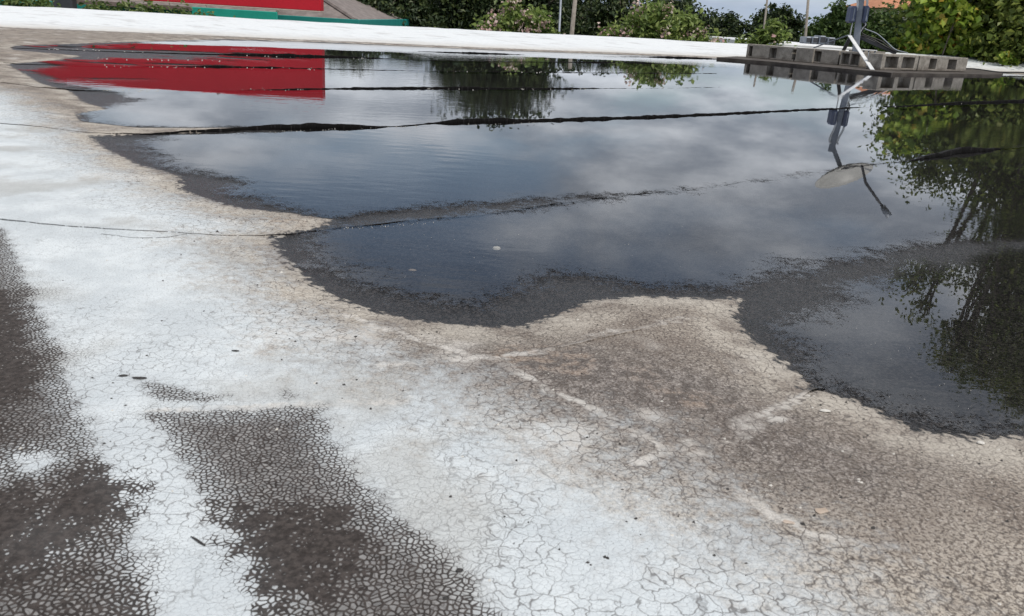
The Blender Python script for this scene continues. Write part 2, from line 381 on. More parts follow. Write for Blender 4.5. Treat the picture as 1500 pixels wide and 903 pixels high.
    wetc = t.mix(t.sst(t.m('ADD', gcol, t.m('MULTIPLY', nf, 0.5)), 0.5, 1.35), (0.011, 0.0105, 0.011), (0.056, 0.052, 0.053))
    wn = t.m('ADD', t.m('ADD', wet, c5(nf, 0.05)), c5(nsp, 0.03))
    wf = t.sst(wn, -0.004, 0.006)
    damp = t.sst(wn, -0.05, 0.0, 0, 0.3)
    base = t.mix(damp, base, (0.15, 0.125, 0.11))
    base = t.mix(wf, base, wetc)
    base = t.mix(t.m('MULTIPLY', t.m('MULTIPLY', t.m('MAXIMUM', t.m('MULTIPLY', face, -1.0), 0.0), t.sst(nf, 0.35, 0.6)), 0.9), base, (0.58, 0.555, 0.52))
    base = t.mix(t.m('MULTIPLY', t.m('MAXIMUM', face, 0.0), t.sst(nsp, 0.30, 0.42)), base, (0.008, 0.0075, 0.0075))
    hgt = t.m('ADD', t.m('MINIMUM', vf.outputs['Distance'], 0.2), t.m('ADD', t.m('MINIMUM', t.m('MULTIPLY', vc.outputs['Distance'], 3.0), 0.3), t.m('MULTIPLY', nsp, 0.9)))
    hw = t.m('ADD', t.m('MULTIPLY', gran.outputs['Distance'], -1.3), t.m('MULTIPLY', nsp, 0.7))
    nrm = t.bump(t.mixf(wf, hgt, hw), 0.6, 0.0018)
    fpos = t.m('MAXIMUM', face, 0.0); rgh = t.mixf(fpos, t.mixf(wf, 0.85, t.sst(gcol, 0, 1, 0.3, 0.6)), 0.9)
    b = t.principled(Base_Color=base, Roughness=rgh, Normal=nrm, Specular_IOR_Level=t.mixf(fpos, t.mixf(wf, 0.25, 0.28), 0.06))
    finish(t, out, b.outputs[0]); return m
M_ROOF = roof_material()

def water_material():
    m, t, out = newmat('ponded rain water'); P = t.pos(); t.dim = '2D'
    pool, wet = t.attr('pool'), t.attr('wet')
    nf = t.noise(P, 60, 3, 0.6); nm = t.noise(P, 8, 4, 0.6); ng = t.noise(P, 300, 2, 0.6)
    far = t.node('ShaderNodeVectorMath', {0: P}, operation='LENGTH').outputs['Value']
    st2 = t.node('ShaderNodeMapping', {'Vector': P, 'Scale': (0.55, 2.0, 1.0), 'Rotation': (0, 0, -0.5)}).outputs[0]
    q = t.m('ADD', pool, t.m('MULTIPLY', t.m('SUBTRACT', nm, 0.5), 0.16))
    q = t.m('ADD', q, t.m('MULTIPLY', t.m('SUBTRACT', t.noise(st2, 2.6, 3, .6), 0.5), t.sst(far, 3.5, 7.0, 0.0, 0.9)))
    q = t.m('ADD', q, t.m('MULTIPLY', t.m('SUBTRACT', nf, 0.5), 0.12))
    q = t.m('ADD', q, t.m('MULTIPLY', t.m('SUBTRACT', ng, 0.5), 0.16))
    mask = t.m('MULTIPLY', t.sst(q, -0.045, 0.012), t.sst(wet, -0.002, 0.01))
    st = t.node('ShaderNodeMapping', {'Vector': P, 'Scale': (5.0, 11.0, 1.0), 'Rotation': (0, 0, 0.35)}).outputs[0]
    rip = t.m('MULTIPLY', t.noise(st, 1.6, 3, 0.5), t.sst(t.noise(P, 0.55, 2), 0.42, 0.66, 0.06, 1.0))
    nr = t.bump(rip, 0.075, 0.006)
    fr = t.node('ShaderNodeFresnel', {'IOR': 1.36, 'Normal': nr}).outputs[0]
    gl = t.node('ShaderNodeBsdfGlossy', {'Color': (0.94, 0.96, 1, 1), 'Roughness': 0.008, 'Normal': nr})
    tr = t.node('ShaderNodeBsdfTransparent', {'Color': (0.80, 0.80, 0.78, 1)})
    tr0 = t.node('ShaderNodeBsdfTransparent', {'Color': (1, 1, 1, 1)})
    mx = t.node('ShaderNodeMixShader', {0: fr, 1: tr.outputs[0], 2: gl.outputs[0]})
    mx2 = t.node('ShaderNodeMixShader', {0: mask, 1: tr0.outputs[0], 2: mx.outputs[0]})
    finish(t, out, mx2.outputs[0]); return m
M_WATER = water_material()

def plain(name, c1, c2, scale=8, rough=0.7, bump=0.2, bd=0.004, spec=0.4, metal=0.0, detail=4):
    m, t, out = newmat(name); P = t.objco()
    n = t.noise(P, scale, detail, 0.6); n2 = t.noise(P, scale * 9, 3, 0.6)
    c = t.mix(t.sst(n, 0.3, 0.7), c1, c2); c = t.mix(t.sst(n2, 0.5, 0.75, 0, 0.3), c, tuple(v * 0.55 for v in c1))
    b = t.principled(Base_Color=c, Roughness=rough, Normal=t.bump(n2, bump, bd), Specular_IOR_Level=spec, Metallic=metal)
    finish(t, out, b.outputs[0]); return m
def leafmat(name, cols, rough=0.5, trans=0.35):
    m, t, out = newmat(name)
    r = t.n.new('ShaderNodeNewGeometry').outputs['Random Per Island']
    ramp = t.n.new('ShaderNodeValToRGB'); e = ramp.color_ramp.elements
    while len(e) < len(cols): e.new(0.5)
    for k, (p, c) in enumerate(cols): e[k].position = p; e[k].color = (*c, 1)
    t.l.new(r, ramp.inputs[0])
    n = t.noise(t.pos(), 0.9, 3)
    c = t.mix(t.sst(n, 0.35, 0.7, 0.0, 0.45), ramp.outputs[0], t.mix(1.0, ramp.outputs[0], (0.66, 0.74, 0.6), 'MULTIPLY'))
    b = t.principled(Base_Color=c, Roughness=rough, Specular_IOR_Level=0.35)
    tl = t.node('ShaderNodeBsdfTranslucent', {'Color': c})
    mx = t.node('ShaderNodeMixShader', {0: trans, 1: b.outputs[0], 2: tl.outputs[0]})
    finish(t, out, mx.outputs[0]); return m

# ------------------------------------------------------------------ setting: ground, roof membrane, water
M_GRASS = plain('lawn and soil', (0.05, 0.075, 0.03), (0.09, 0.10, 0.05), 0.4, 0.9, 0.3)
GZ = -4.6
mb = MB(); mb.add([(-900, -900, GZ), (900, -900, GZ), (900, 1500, GZ), (-900, 1500, GZ)], [(0, 1, 2, 3)])
tag(mb.build('ground', M_GRASS), kind='structure')

V2, F = polar(430, 620, 0.16, 19.0, 90)
w, p, s, d, g, r, cl, ko, rd = zone_arrays(V2)
z = hmem(V2, w, p)
cen = V2[F].mean(1); keep = sdf(cen, ROOF) > -0.12
V3 = np.column_stack([V2, z])
V3, F2, w, p, s, d, g, r, cl, ko, rd = compact(V3, F[keep], w, p, s, d, g, r, cl, ko, rd)
n0 = len(V3); me = mk_mesh('roof_membrane', V3, F2)
for nme, arr in (('wet', w), ('silt', s), ('dark', d), ('gator', g), ('roughs', r), ('clean', cl), ('core', ko), ('ridge', rd), ('face', np.zeros(n0))): fattr(me, nme, arr)
roof = tag(link('roof_membrane', me, M_ROOF), kind='structure')

V2, F = polar(300, 420, 0.3, 19.0, 20)
w = sdf(V2, WET); cen_ok = (w[F] > -0.05).any(1) & (sdf(V2[F].mean(1), ROOF) > -0.02)
p = pool_sdf(V2)
V3, F2, w, p = compact(np.column_stack([V2, np.zeros(len(V2))]), F[cen_ok], w, p)
me = mk_mesh('water', V3, F2); fattr(me, 'pool', p); fattr(me, 'wet', w)
tag(link('water', me, M_WATER), kind='structure')

# raised lap seams of the membrane: (column, row, visible thickness in pixels)
SEAMS = [
    [(-60, 183, 2), (0, 187, 2), (60, 192, 1.5), (110, 195, 1), (200, 197, 2), (290, 194, 5), (370, 190, 9), (450, 187, 14), (500, 187, 13), (540, 187, 9), (575, 186, 5), (600, 184.5, 4.5), (625, 182, 7), (700, 178.5, 12), (760, 178, 10), (900, 174, 7.5), (1050, 168, 6.5), (1150, 163, 5), (1220, 160, 5), (1272, 157.5, 2), (1283, 157.3, 0), (1296, 157, 3), (1400, 152, 5), (1500, 149, 5), (1650, 142, 4)],
    [(0, 125, 1), (60, 130, 2), (120, 132, 2.5), (200, 133, 2), (330, 132.5, 2.2), (390, 132, 3.5), (470, 131, 5.5), (600, 130, 6), (700, 130, 6), (820, 130.5, 5), (885, 130, 3), (940, 130, 2), (1060, 128, 2.2)],
    [(5, 93, 1), (170, 97, 1.2), (250, 98, 3), (330, 98.5, 5), (400, 99.5, 4), (460, 101, 3), (600, 104, 2.4), (750, 106, 2.6), (930, 107.5, 2.4), (1050, 108, 2.2)],
    [(15, 70, 1), (150, 75, 1), (310, 80, 2.5), (400, 82, 6), (470, 83.5, 6.5), (530, 85, 3.2), (600, 88, 2.2), (760, 91, 2.2), (830, 91.5, 2.4), (880, 92, 4), (905, 92, 1.4), (935, 92.5, 3.5), (975, 94, 1.4)],
    [(600, 75, 1), (650, 77, 2.5), (700, 78.5, 4), (780, 81, 1), (850, 83, 1), (950, 84, 2), (990, 85, 4), (1035, 86.5, 3), (1060, 88, 1)],
    [(-40, 330, 2), (5, 334, 4), (130, 343, 3), (230, 348, 2.5), (340, 349, 2), (430, 342, 2), (490, 334, 3), (560, 328, 6), (598, 323, 4.5), (680, 317, 3.2), (800, 300, 3.6), (880, 290, 4), (930, 285, 5), (985, 280, 3.2), (1100, 266, 3), (1200, 254, 3), (1260, 244, 3.8), (1330, 236, 4), (1365, 231, 10), (1400, 225.5, 13), (1450, 220.5, 8), (1475, 218, 2), (1500, 215, 2), (1650, 204, 2)],
    [(735, 531, 1), (800, 521, 3.5), (870, 508, 3.5), (940, 492, 1.5)],
    [(1165, 590, 1), (1190, 574, 3), (1240, 556, 4), (1270, 545, 2)],
    [(150, 352, 1), (200, 358, 1.5), (250, 356, 1.2), (275, 350, 0.8)],
]
for si, sm in enumerate(SEAMS):
    pale = 6 <= si <= 7
    pts = np.array([[*gp(x, y)[:2]] for x, y, tk in sm]); tk = np.array([q[2] for q in sm], float)
    dist = np.hypot(pts[:, 0], pts[:, 1]); hh = tk * 0.52 * dist / 1300.0
    seg = np.r_[0, np.cumsum(np.hypot(*np.diff(pts, axis=0).T))]
    step = max(0.006, seg[-1] / 420); tt = np.arange(0, seg[-1], step); n = len(tt)
    # smooth centreline (cubic through the traced points)
    def cub(vals):
        m_ = np.gradient(vals, seg); k = np.clip(np.searchsorted(seg, tt, 'right') - 1, 0, len(seg) - 2)
        h = seg[k + 1] - seg[k]; u = (tt - seg[k]) / h
        return (2*u**3-3*u**2+1)*vals[k] + (u**3-2*u**2+u)*h*m_[k] + (-2*u**3+3*u**2)*vals[k+1] + (u**3-u**2)*h*m_[k+1]
    X, Y = cub(pts[:, 0]), cub(pts[:, 1]); H = np.interp(tt, seg, hh)
    C = np.column_stack([X, Y]); T = np.gradient(C, axis=0); T /= np.linalg.norm(T, axis=1)[:, None]
    N = np.column_stack([-T[:, 1], T[:, 0]]); N *= np.sign(N[:, 1])[:, None]           # away from the camera
    D = np.hypot(X, Y)
    jit = (vnoise(C, 22, 5) - 0.5) + 0.6 * (vnoise(C, 70, 6) - 0.5)
    Hn = H * (0.78 + 0.5 * vnoise(C, 12, 8) + 0.4 * vnoise(C, 45, 9)) + 0.0006
    off = jit * np.clip(0.010 * D / 2.5, 0.002, 0.02)
    w_, p_, s_, d_, g_, r_, c_, k_, rd_ = zone_arrays(C)
    zb = np.maximum(hmem(C, w_, p_), -0.006)
    dryk = np.clip(-w_ / 0.03, 0, 1); Hn = Hn * (1 - dryk * (0.7 if pale else 0.25) * np.clip((vnoise(C, 9, 21) - 0.35) * 4, 0, 1)) - dryk * 0.0004
    wid = np.clip(H * 3.2, 0.009 if pale else 0.006, 0.11)
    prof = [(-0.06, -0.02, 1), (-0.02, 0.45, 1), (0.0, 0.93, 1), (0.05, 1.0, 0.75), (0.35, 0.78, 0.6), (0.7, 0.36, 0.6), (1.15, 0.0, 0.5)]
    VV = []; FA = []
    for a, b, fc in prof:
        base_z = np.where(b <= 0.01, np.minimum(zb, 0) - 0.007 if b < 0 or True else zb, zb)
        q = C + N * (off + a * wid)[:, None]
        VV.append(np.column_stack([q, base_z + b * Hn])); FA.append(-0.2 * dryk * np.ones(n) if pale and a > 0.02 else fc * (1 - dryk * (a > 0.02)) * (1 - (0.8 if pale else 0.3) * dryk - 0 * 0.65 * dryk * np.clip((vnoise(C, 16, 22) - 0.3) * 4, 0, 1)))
    k = len(prof); VV = np.concatenate(VV); FA = np.concatenate(FA)
    i = np.arange(n - 1); F = np.concatenate([np.stack([j * n + i, j * n + i + 1, (j + 1) * n + i + 1, (j + 1) * n + i], 1) for j in range(k - 1)])
    me = mk_mesh('lap_seam', VV, F)
    z_ = zone_arrays(VV[:, :2])
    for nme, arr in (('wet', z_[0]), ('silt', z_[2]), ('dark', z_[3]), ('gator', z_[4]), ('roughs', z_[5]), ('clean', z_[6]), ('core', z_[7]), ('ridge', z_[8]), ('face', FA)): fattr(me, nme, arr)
    link('lap_seam', me, M_ROOF, roof)

# ------------------------------------------------------------------ parapet curb round the roof
def parapet_mat():
    m, t, out = newmat('white painted parapet'); P = t.pos()
    st = t.node('ShaderNodeMapping', {'Vector': P, 'Scale': (1.0, 2.2, 9.0), 'Rotation': (0, 0, 0.5)}).outputs[0]
    n = t.noise(st, 2.2, 5, 0.65); n2 = t.noise(P, 22, 4, 0.6); zz = t.node('ShaderNodeSeparateXYZ', {'Vector': P}).outputs['Z']
    c = t.mix(t.sst(n2, 0.3, 0.7), (0.64, 0.665, 0.675), (0.71, 0.725, 0.73))
    c = t.mix(t.sst(n, 0.52, 0.70, 0, 0.6), c, (0.40, 0.39, 0.38))
    du = t.node('ShaderNodeVectorMath', {0: P, 1: (0.86, 0.51, 0)}, operation='DOT_PRODUCT').outputs['Value']; dv = t.node('ShaderNodeVectorMath', {0: P, 1: (-0.51, 0.86, 0)}, operation='DOT_PRODUCT').outputs['Value']
    sv = t.node('ShaderNodeCombineXYZ', {'X': t.m('MULTIPLY', du, 0.9), 'Y': t.m('MULTIPLY', dv, 6.0)}).outputs[0]
    c = t.mix(t.m('MULTIPLY', t.sst(t.noise(sv, 1.7, 5, 0.65), 0.55, 0.68, 0, 0.6), t.sst(t.noise(P, 0.8, 2), 0.4, 0.6)), c, (0.27, 0.27, 0.28))
    dirt = t.m('MULTIPLY', t.sst(t.m('ADD', zz, t.m('MULTIPLY', n, 0.07)), 0.03, 0.10, 1, 0), 0.7)
    c = t.mix(dirt, c, (0.42, 0.37, 0.31))
    foot = t.sst(t.m('ADD', zz, t.m('MULTIPLY', n2, 0.012)), 0.016, 0.024, 1, 0)
    c = t.mix(t.m('MULTIPLY', foot, 0.75), c, (0.10, 0.09, 0.08))
    b = t.principled(Base_Color=c, Roughness=0.6, Normal=t.bump(n2, 0.3, 0.006)); finish(t, out, b.outputs[0]); return m
M_PAR = parapet_mat()
def parapet():
    L = ROOF; L = np.vstack([L, L[:1]]); pts = []
    for a, b in zip(L[:-1], L[1:]):
        n = max(2, int(np.hypot(*(b - a)) / 0.12)); pts += [a + (b - a) * k / n for k in range(n)]
    C = np.array(pts); n = len(C)
    for _ in range(6): C = (np.roll(C, 1, 0) + C * 2 + np.roll(C, -1, 0)) / 4
    T = np.roll(C, -1, 0) - np.roll(C, 1, 0); T /= np.linalg.norm(T, axis=1)[:, None]
    N = np.column_stack([-T[:, 1], T[:, 0]])                       # outward for a clockwise outline
    ctr = C.mean(0)
    if ((C - ctr) * N).sum() < 0: N = -N
    prof = [(-0.10, -0.03), (-0.02, 0.004), (0.02, 0.020), (0.20, 0.034), (0.55, 0.066), (0.95, 0.104), (1.35, 0.142), (1.65, 0.166), (1.85, 0.174), (1.98, 0.168), (2.06, 0.14), (2.07, GZ)]
    VV = []
    for a, b in prof:
        hz = 1 + 0.10 * (vnoise(C, 0.9, 11) - 0.5) + 0.06 * (vnoise(C, 3.5, 12) - 0.5) if b > 0 else 1
        jo = 0.10 * (vnoise(C, 1.7, 13) - 0.5) if b < 0.03 else 0
        VV.append(np.column_stack([C + N * (np.asarray(a + jo) * np.ones(n))[:, None], b * hz * np.ones(n)]))
    VV = np.concatenate(VV); i = np.arange(n); j = (i + 1) % n
    F = np.concatenate([np.stack([k * n + i, k * n + j, (k + 1) * n + j, (k + 1) * n + i], 1) for k in range(len(prof) - 1)])
    me = mk_mesh('roof_parapet', VV, F)
    tag(link('roof_parapet', me, M_PAR), 'long low white painted parapet curb running along the far edge of the wet roof', 'parapet')
parapet()

# ------------------------------------------------------------------ foliage
def leaf_mesh(name, blobs, n, size, clump=0.16, aspect=0.55, seed=1, droop=0.0, flat=0.0):
    R = np.random.default_rng(seed); C = np.array([b[0] for b in blobs]); RD = np.array([b[1] for b in blobs], float)
    vol = (RD.prod(1)) ** 0.8; nb = np.maximum(1, (vol / vol.sum() * n).astype(int))
    out = []; cenl = []
    for c, rd, k in zip(C, RD, nb):
        kc = max(6, k // 45)
        u = R.normal(size=(kc, 3)); u /= np.linalg.norm(u, axis=1)[:, None]
        rr = R.random(kc) ** 0.42; cc = u * rr[:, None] * rd * (0.8 + 0.35 * R.random((kc, 1)))
        idx = R.integers(0, kc, k)
        sz = clump * rd.mean() * (0.6 + 0.9 * R.random(kc))
        q = cc[idx] + R.normal(size=(k, 3)) * sz[idx][:, None] * np.array([1, 1, 0.75])
        out.append(c + q); cenl.append(np.repeat(c[None], k, 0))
    Q = np.concatenate(out); CN = np.concatenate(cenl); k = len(Q)
    nrm = R.normal(size=(k, 3)) + (Q - CN) / (np.abs(Q - CN).max() + 1e-6) * 1.2 + np.array([0, 0, 0.7 + flat])
    nrm /= np.linalg.norm(nrm, axis=1)[:, None]
    ax = R.normal(size=(k, 3)) + np.array([0, 0, -droop]); ax -= nrm * (ax * nrm).sum(1)[:, None]; ax /= np.linalg.norm(ax, axis=1)[:, None]
    bx = np.cross(nrm, ax); L = size * (0.6 + 0.8 * R.random(k))[:, None]
    fold = nrm * L * 0.12
    v0 = Q - ax * L * 0.5; v1 = Q + bx * L * aspect * 0.5 + fold; v2 = Q + ax * L * 0.5 - fold; v3 = Q - bx * L * aspect * 0.5 + fold
    V = np.stack([v0, v1, v2, v3], 1).reshape(-1, 3); F = np.arange(4 * k).reshape(-1, 4)
    return mk_mesh(name, V, F, False)
def branches(base, blobs, r0, seed=1, lean=0.0):
    R = random.Random(seed); mb = MB(); base = Vector(base)
    top = max(b[0][2] for b in blobs); mid = Vector(np.mean([b[0] for b in blobs], axis=0))
    fork = Vector((base.x * 0.6 + mid.x * 0.4, base.y * 0.6 + mid.y * 0.4, base.z + (mid.z - base.z) * 0.55))
    mb.tube([base + Vector((0, 0, -0.1)), base.lerp(fork, 0.25) + Vector((R.uniform(-.1, .1), R.uniform(-.1, .1), 0)), base.lerp(fork, 0.6), fork], [r0 * 1.35, r0, r0 * 0.88, r0 * 0.75], 10)
    for b in blobs:
        c = Vector(b[0]); q = fork.lerp(c, 0.5) + Vector((R.uniform(-.2, .2), R.uniform(-.2, .2), R.uniform(0, .25))) * (c - fork).length * 0.3
        tip = c + Vector((R.uniform(-.3, .3) * b[1][0], R.uniform(-.3, .3) * b[1][1], b[1][2] * 0.5))
        mb.tube([fork, q, c, tip], [r0 * 0.6, r0 * 0.42, r0 * 0.25, r0 * 0.08], 7)
        for _ in range(4):
            e = c + Vector((R.uniform(-.8, .8) * b[1][0], R.uniform(-.8, .8) * b[1][1], R.uniform(-.3, .8) * b[1][2]))
            mb.tube([q.lerp(c, R.uniform(.3, .9)), e.lerp(c, .4) + Vector((0, 0, .1)), e], [r0 * 0.2, r0 * 0.12, r0 * 0.04], 5)
    return mb
M_BARK = plain('grey brown bark', (0.10, 0.08, 0.065), (0.17, 0.145, 0.12), 6, 0.9, 0.6, 0.02)
M_DARKLEAF = leafmat('dark oak leaves', [(0, (0.024, 0.040, 0.018)), (0.6, (0.045, 0.070, 0.027)), (1, (0.105, 0.13, 0.045))], 0.5, 0.2)
M_MIDLEAF = leafmat('mid green leaves', [(0, (0.04, 0.075, 0.022)), (0.6, (0.08, 0.13, 0.035)), (1, (0.14, 0.20, 0.06))], 0.5, 0.3)
M_OLE = leafmat('oleander leaves', [(0, (0.11, 0.165, 0.045)), (0.5, (0.215, 0.29, 0.075)), (1, (0.34, 0.40, 0.13))], 0.5, 0.35)
M_PINK = leafmat('pale pink blossom', [(0, (0.55, 0.33, 0.33)), (0.6, (0.68, 0.50, 0.47)), (1, (0.72, 0.62, 0.55))], 0.6, 0.3)
M_VINE = leafmat('bright broad leaves', [(0, (0.08, 0.13, 0.022)), (0.4, (0.20, 0.30, 0.042)), (0.75, (0.36, 0.45, 0.07)), (0.93, (0.48, 0.49, 0.10)), (1, (0.45, 0.24, 0.04))], 0.45, 0.4)
M_BIGT = leafmat('olive tree leaves', [(0, (0.07, 0.10, 0.022)), (0.5, (0.155, 0.205, 0.045)), (0.9, (0.27, 0.31, 0.07)), (1, (0.38, 0.38, 0.10))], 0.45, 0.5)
M_HEDGE = leafmat('hedge leaves', [(0, (0.06, 0.10, 0.028)), (0.5, (0.125, 0.18, 0.05)), (1, (0.22, 0.26, 0.085))], 0.5, 0.3)
DEG = 23.4
def tree(name, xpx, dist, half_px, elev, mat, n, leaf, label, cat='tree', group=None, seed=1, lobes=9, base_drop=3.2, r0=0.16, fall=0.3):
    """crown centred on a column, its top at an elevation in degrees above the eye"""
    R = np.random.default_rng(seed); c = at(xpx, hor(xpx), dist); half = half_px / DEG * math.pi / 180 * dist
    top = EYE + math.tan(math.radians(elev)) * dist; H = top - (GZ + 1.2); low = GZ + 1.4 if base_drop is None else max(GZ + 0.5, top - max(base_drop, 1.0))
    side = Vector((c.y, -c.x, 0)).normalized()
    blobs = []
    for k in range(lobes):
        f = (k + 0.5) / lobes * 2 - 1; f += R.uniform(-.15, .15)
        rz = (top - low) * R.uniform(0.24, 0.34); rx = half * R.uniform(0.26, 0.42)
        for lay in (0, 1):
            zc = top - rz - (fall * f * f + R.uniform(0, 0.12)) * (top - low) if lay == 0 else low + (top - low) * 0.3
            pc = c + side * (f * half * 0.82) + Vector((0, 1, 0)) * R.uniform(-.5, .5) * half * 0.7
            blobs.append((np.array([pc.x, pc.y, zc]), (rx, rx, rz)))
    t = thing(name, (c.x, c.y, GZ), label, cat, group)
    off = np.array([c.x, c.y, GZ]); bl = [(b[0] - off, b[1]) for b in blobs]
    br = branches((0, 0, 0), bl[::2], r0, seed); br.build('trunk', M_BARK, t, True)
    link('crown', leaf_mesh('crown', bl, n, leaf, 0.22, seed=seed), mat, t)
    return t, bl, half
G1 = 'dark trees beyond the parapet'
tree('oak_tree', 505, 31, 70, 2.9, M_DARKLEAF, 16000, .19, 'dark oak rising behind the right slope of the brown hip roof', group=G1, seed=3)
tree('oak_tree', 578, 33, 62, 2.6, M_DARKLEAF, 16000, .19, 'dark shadowy oak second to the right of the hip roof', group=G1, seed=4)
tree('oak_tree', 648, 37, 60, 2.8, M_DARKLEAF, 16000, .2, 'dark oak left of the first flowering bush', group=G1, seed=14)
tree('oak_tree', 728, 35, 98, 6.3, M_DARKLEAF, 46000, .19, 'tall dark oak behind the first pink flowering bush, mirrored in the pond', group=G1, seed=5, lobes=11, base_drop=6.5, r0=.3, fall=.16)
tree('oak_tree', 838, 38, 45, 2.5, M_DARKLEAF, 14000, .19, 'dark tree right behind the two utility poles', group=G1, seed=6)
tree('oak_tree', 895, 36, 55, 2.2, M_DARKLEAF, 15000, .18, 'dark tree at the left end of the widest flowering bush', group=G1, seed=7)
tree('oak_tree', 975, 40, 80, 2.1, M_DARKLEAF, 18000, .2, 'dark tree directly behind the widest flowering bush', group=G1, seed=8)
tree('oak_tree', 1058, 44, 48, 1.6, M_DARKLEAF, 13000, .2, 'dark tree with a low top right of the widest flowering bush', group=G1, seed=9)
tree('broadleaf_tree', 1135, 48, 38, 2.15, M_DARKLEAF, 13000, .22, 'dark green round tree behind the small bush left of the thin pole', seed=10, lobes=6, fall=.4)
tree('broadleaf_tree', 1222, 46, 36, 2.3, M_MIDLEAF, 13000, .22, 'mid green tree between the thin pole and the antenna mast', seed=11, lobes=6, fall=.45)
tree('broadleaf_tree', 1188, 52, 30, 0.9, M_MIDLEAF, 8000, .22, 'low mid green tree behind the thin utility pole', seed=12, lobes=5)
tree('broadleaf_tree', 1305, 40, 58, 2.15, M_MIDLEAF, 20000, .2, 'rounded green tree behind the mast, below the orange roof', seed=13, lobes=9, fall=.2)
def flowering(name, x, dist, half, elev, label, seed, n=17000, fl=420):
    t, bl, h = tree(name, x, dist, half, elev, M_OLE, n, .13, label, 'bush', 'pink flowering bushes beyond the parapet', seed, 9, 2.4, .05, .28)
    R = np.random.default_rng(seed + 50); cl = []
    for _ in range(max(8, fl // 22)):
        b = bl[R.integers(len(bl) // 2) * 2]; u = R.normal(size=3); u[2] = abs(u[2]) * 0.9; u[1] = -abs(u[1]); u /= np.linalg.norm(u)
        cl.append((b[0] + u * np.array(b[1]) * 1.02, (.13, .13, .10)))
    link('blossom', leaf_mesh('blossom', cl, fl, .075, .5, .9, seed), M_PINK, t)
flowering('oleander_bush', 762, 19.5, 72, 1.5, 'pale green bush with pink blossom left of the two utility poles', 21)
flowering('oleander_bush', 970, 19, 98, 1.95, 'widest pale green bush with pink blossom at the middle of the parapet', 22, 26000, 560)
flowering('oleander_bush', 1126, 21, 40, 1.15, 'small green bush at the left end of the concrete block row', 23, 11000, 50)

# clipped hedge at the left behind the parapet
def hedge():
    t = None; bl = []
    for x in range(-60, 345, 14):
        if 72 < x < 122: continue
        yt = -10 if x < 95 else 3 + (x - 110) * 0.062
        a = at(x, yt, 14.0); bl.append((np.array([a.x, a.y, a.z - 0.40]), (.24, .30, .40))); bl.append((np.array([a.x, a.y + .1, a.z - 1.0]), (.24, .35, .5)))
    c = at(140, 10, 14.0); t = thing('hedge', (c.x, c.y, GZ), 'light green leafy hedge showing above the parapet at far left', 'hedge')
    off = np.array([c.x, c.y, GZ]); bl = [(b[0] - off, b[1]) for b in bl]
    link('foliage', leaf_mesh('foliage', bl, 26000, .075, .3, .6, 31), M_HEDGE, t)
    mb = MB()
    for b in bl[::4]: mb.tube([(b[0][0], b[0][1], 0), (b[0][0] + .05, b[0][1], b[0][2] * .6), tuple(b[0])], [.035, .028, .012], 6)
    mb.build('stem', M_BARK, t, True)
hedge()

# the tall tree at the right and its bright undergrowth: crown lobes placed where the pond mirrors them
def right_tree():
    pts = [(1330, 150, 34), (1330, 200, 34), (1375, 200, 40), (1360, 250, 34), (1400, 150, 45), (1450, 170, 60), (1500, 160, 60), (1430, 230, 45), (1500, 240, 60), (1560, 180, 60), (1560, 280, 70),
           (1480, 310, 42), (1530, 350, 60), (1600, 380, 80), (1480, 380, 38), (1420, 385, 30), (1370, 395, 28), (1335, 410, 22), (1350, 450, 18), (1520, 430, 55), (1460, 440, 34), (1400, 480, 20), (1450, 500, 40), (1410, 510, 28), (1385, 530, 18),
           (1500, 520, 55), (1440, 550, 30), (1560, 500, 70), (1490, 570, 34), (1640, 480, 80), (1600, 570, 60), (1680, 300, 90)]
    R = random.Random(5); bl = []
    for x, y, rp in pts:
        dd = 17.6 + R.uniform(-.3, 1.8); a = rat(x, y, dd); rr = rp / 1300 * (dd * 1.08)
        bl.append((np.array(a), (rr, rr * 1.2, rr * 0.95)))
    b = at(1560, hor(1560), 18.4); t = thing('shade_tree', (b.x, b.y, GZ), 'tall leafy tree at far right whose crown is mirrored in the pond', 'tree')
    off = np.array([b.x, b.y, GZ]); bl = [(q[0] - off, q[1]) for q in bl]
    branches((0, 0, 0), bl[:], .10, 4).build('trunk', M_BARK, t, True)
    link('crown', leaf_mesh('crown', bl, 100000, .085, .34, .6, 41), M_BIGT, t)
right_tree()
def undergrowth(name, pts, label, mat, n, leaf, seed, dist=16.9):
    R = random.Random(seed); bl = []
    for x, y, rp in pts:
        a = at(x, y, dist + R.uniform(-.2, .8)); rr = rp / 1300 * dist; bl.append((np.array(a), (rr, rr, rr)))
    c = np.mean([b[0] for b in bl], axis=0); t = thing(name, (c[0], c[1], GZ), label, 'bush')
    off = np.array([c[0], c[1], GZ]); bl = [(q[0] - off, q[1]) for q in bl]
    branches((0, 0, 0), bl, .04, seed).build('stem', M_BARK, t, True)
    link('foliage', leaf_mesh('foliage', bl, n, leaf, .34, .8, seed), mat, t)
undergrowth('broadleaf_bush', [(1375, 10, 22), (1372, 35, 22), (1400, 25, 20), (1352, 55, 16), (1345, 72, 14), (1380, 62, 18), (1392, 78, 14), (1410, 60, 16), (1330, 62, 12), (1322, 80, 10), (1365, 90, 16), (1365, -15, 24)],
            'bright yellow green broad leaved bush behind the right hand blocks', M_VINE, 5200, .14, 51)
undergrowth('broadleaf_bush', [(1430, 30, 26), (1450, 70, 24), (1480, 50, 30), (1425, 80, 18), (1490, 88, 18), (1520, 60, 34), (1460, 0, 40), (1510, 10, 40)],
            'darker green bush hanging over the parapet at the right edge', M_BIGT, 9000, .12, 52, 17.2)
undergrowth('broadleaf_bush', [(1472, 84, 7), (1479, 90, 7)], 'small light green leaf clump resting on the right parapet', M_VINE, 160, .12, 53, 15.9)

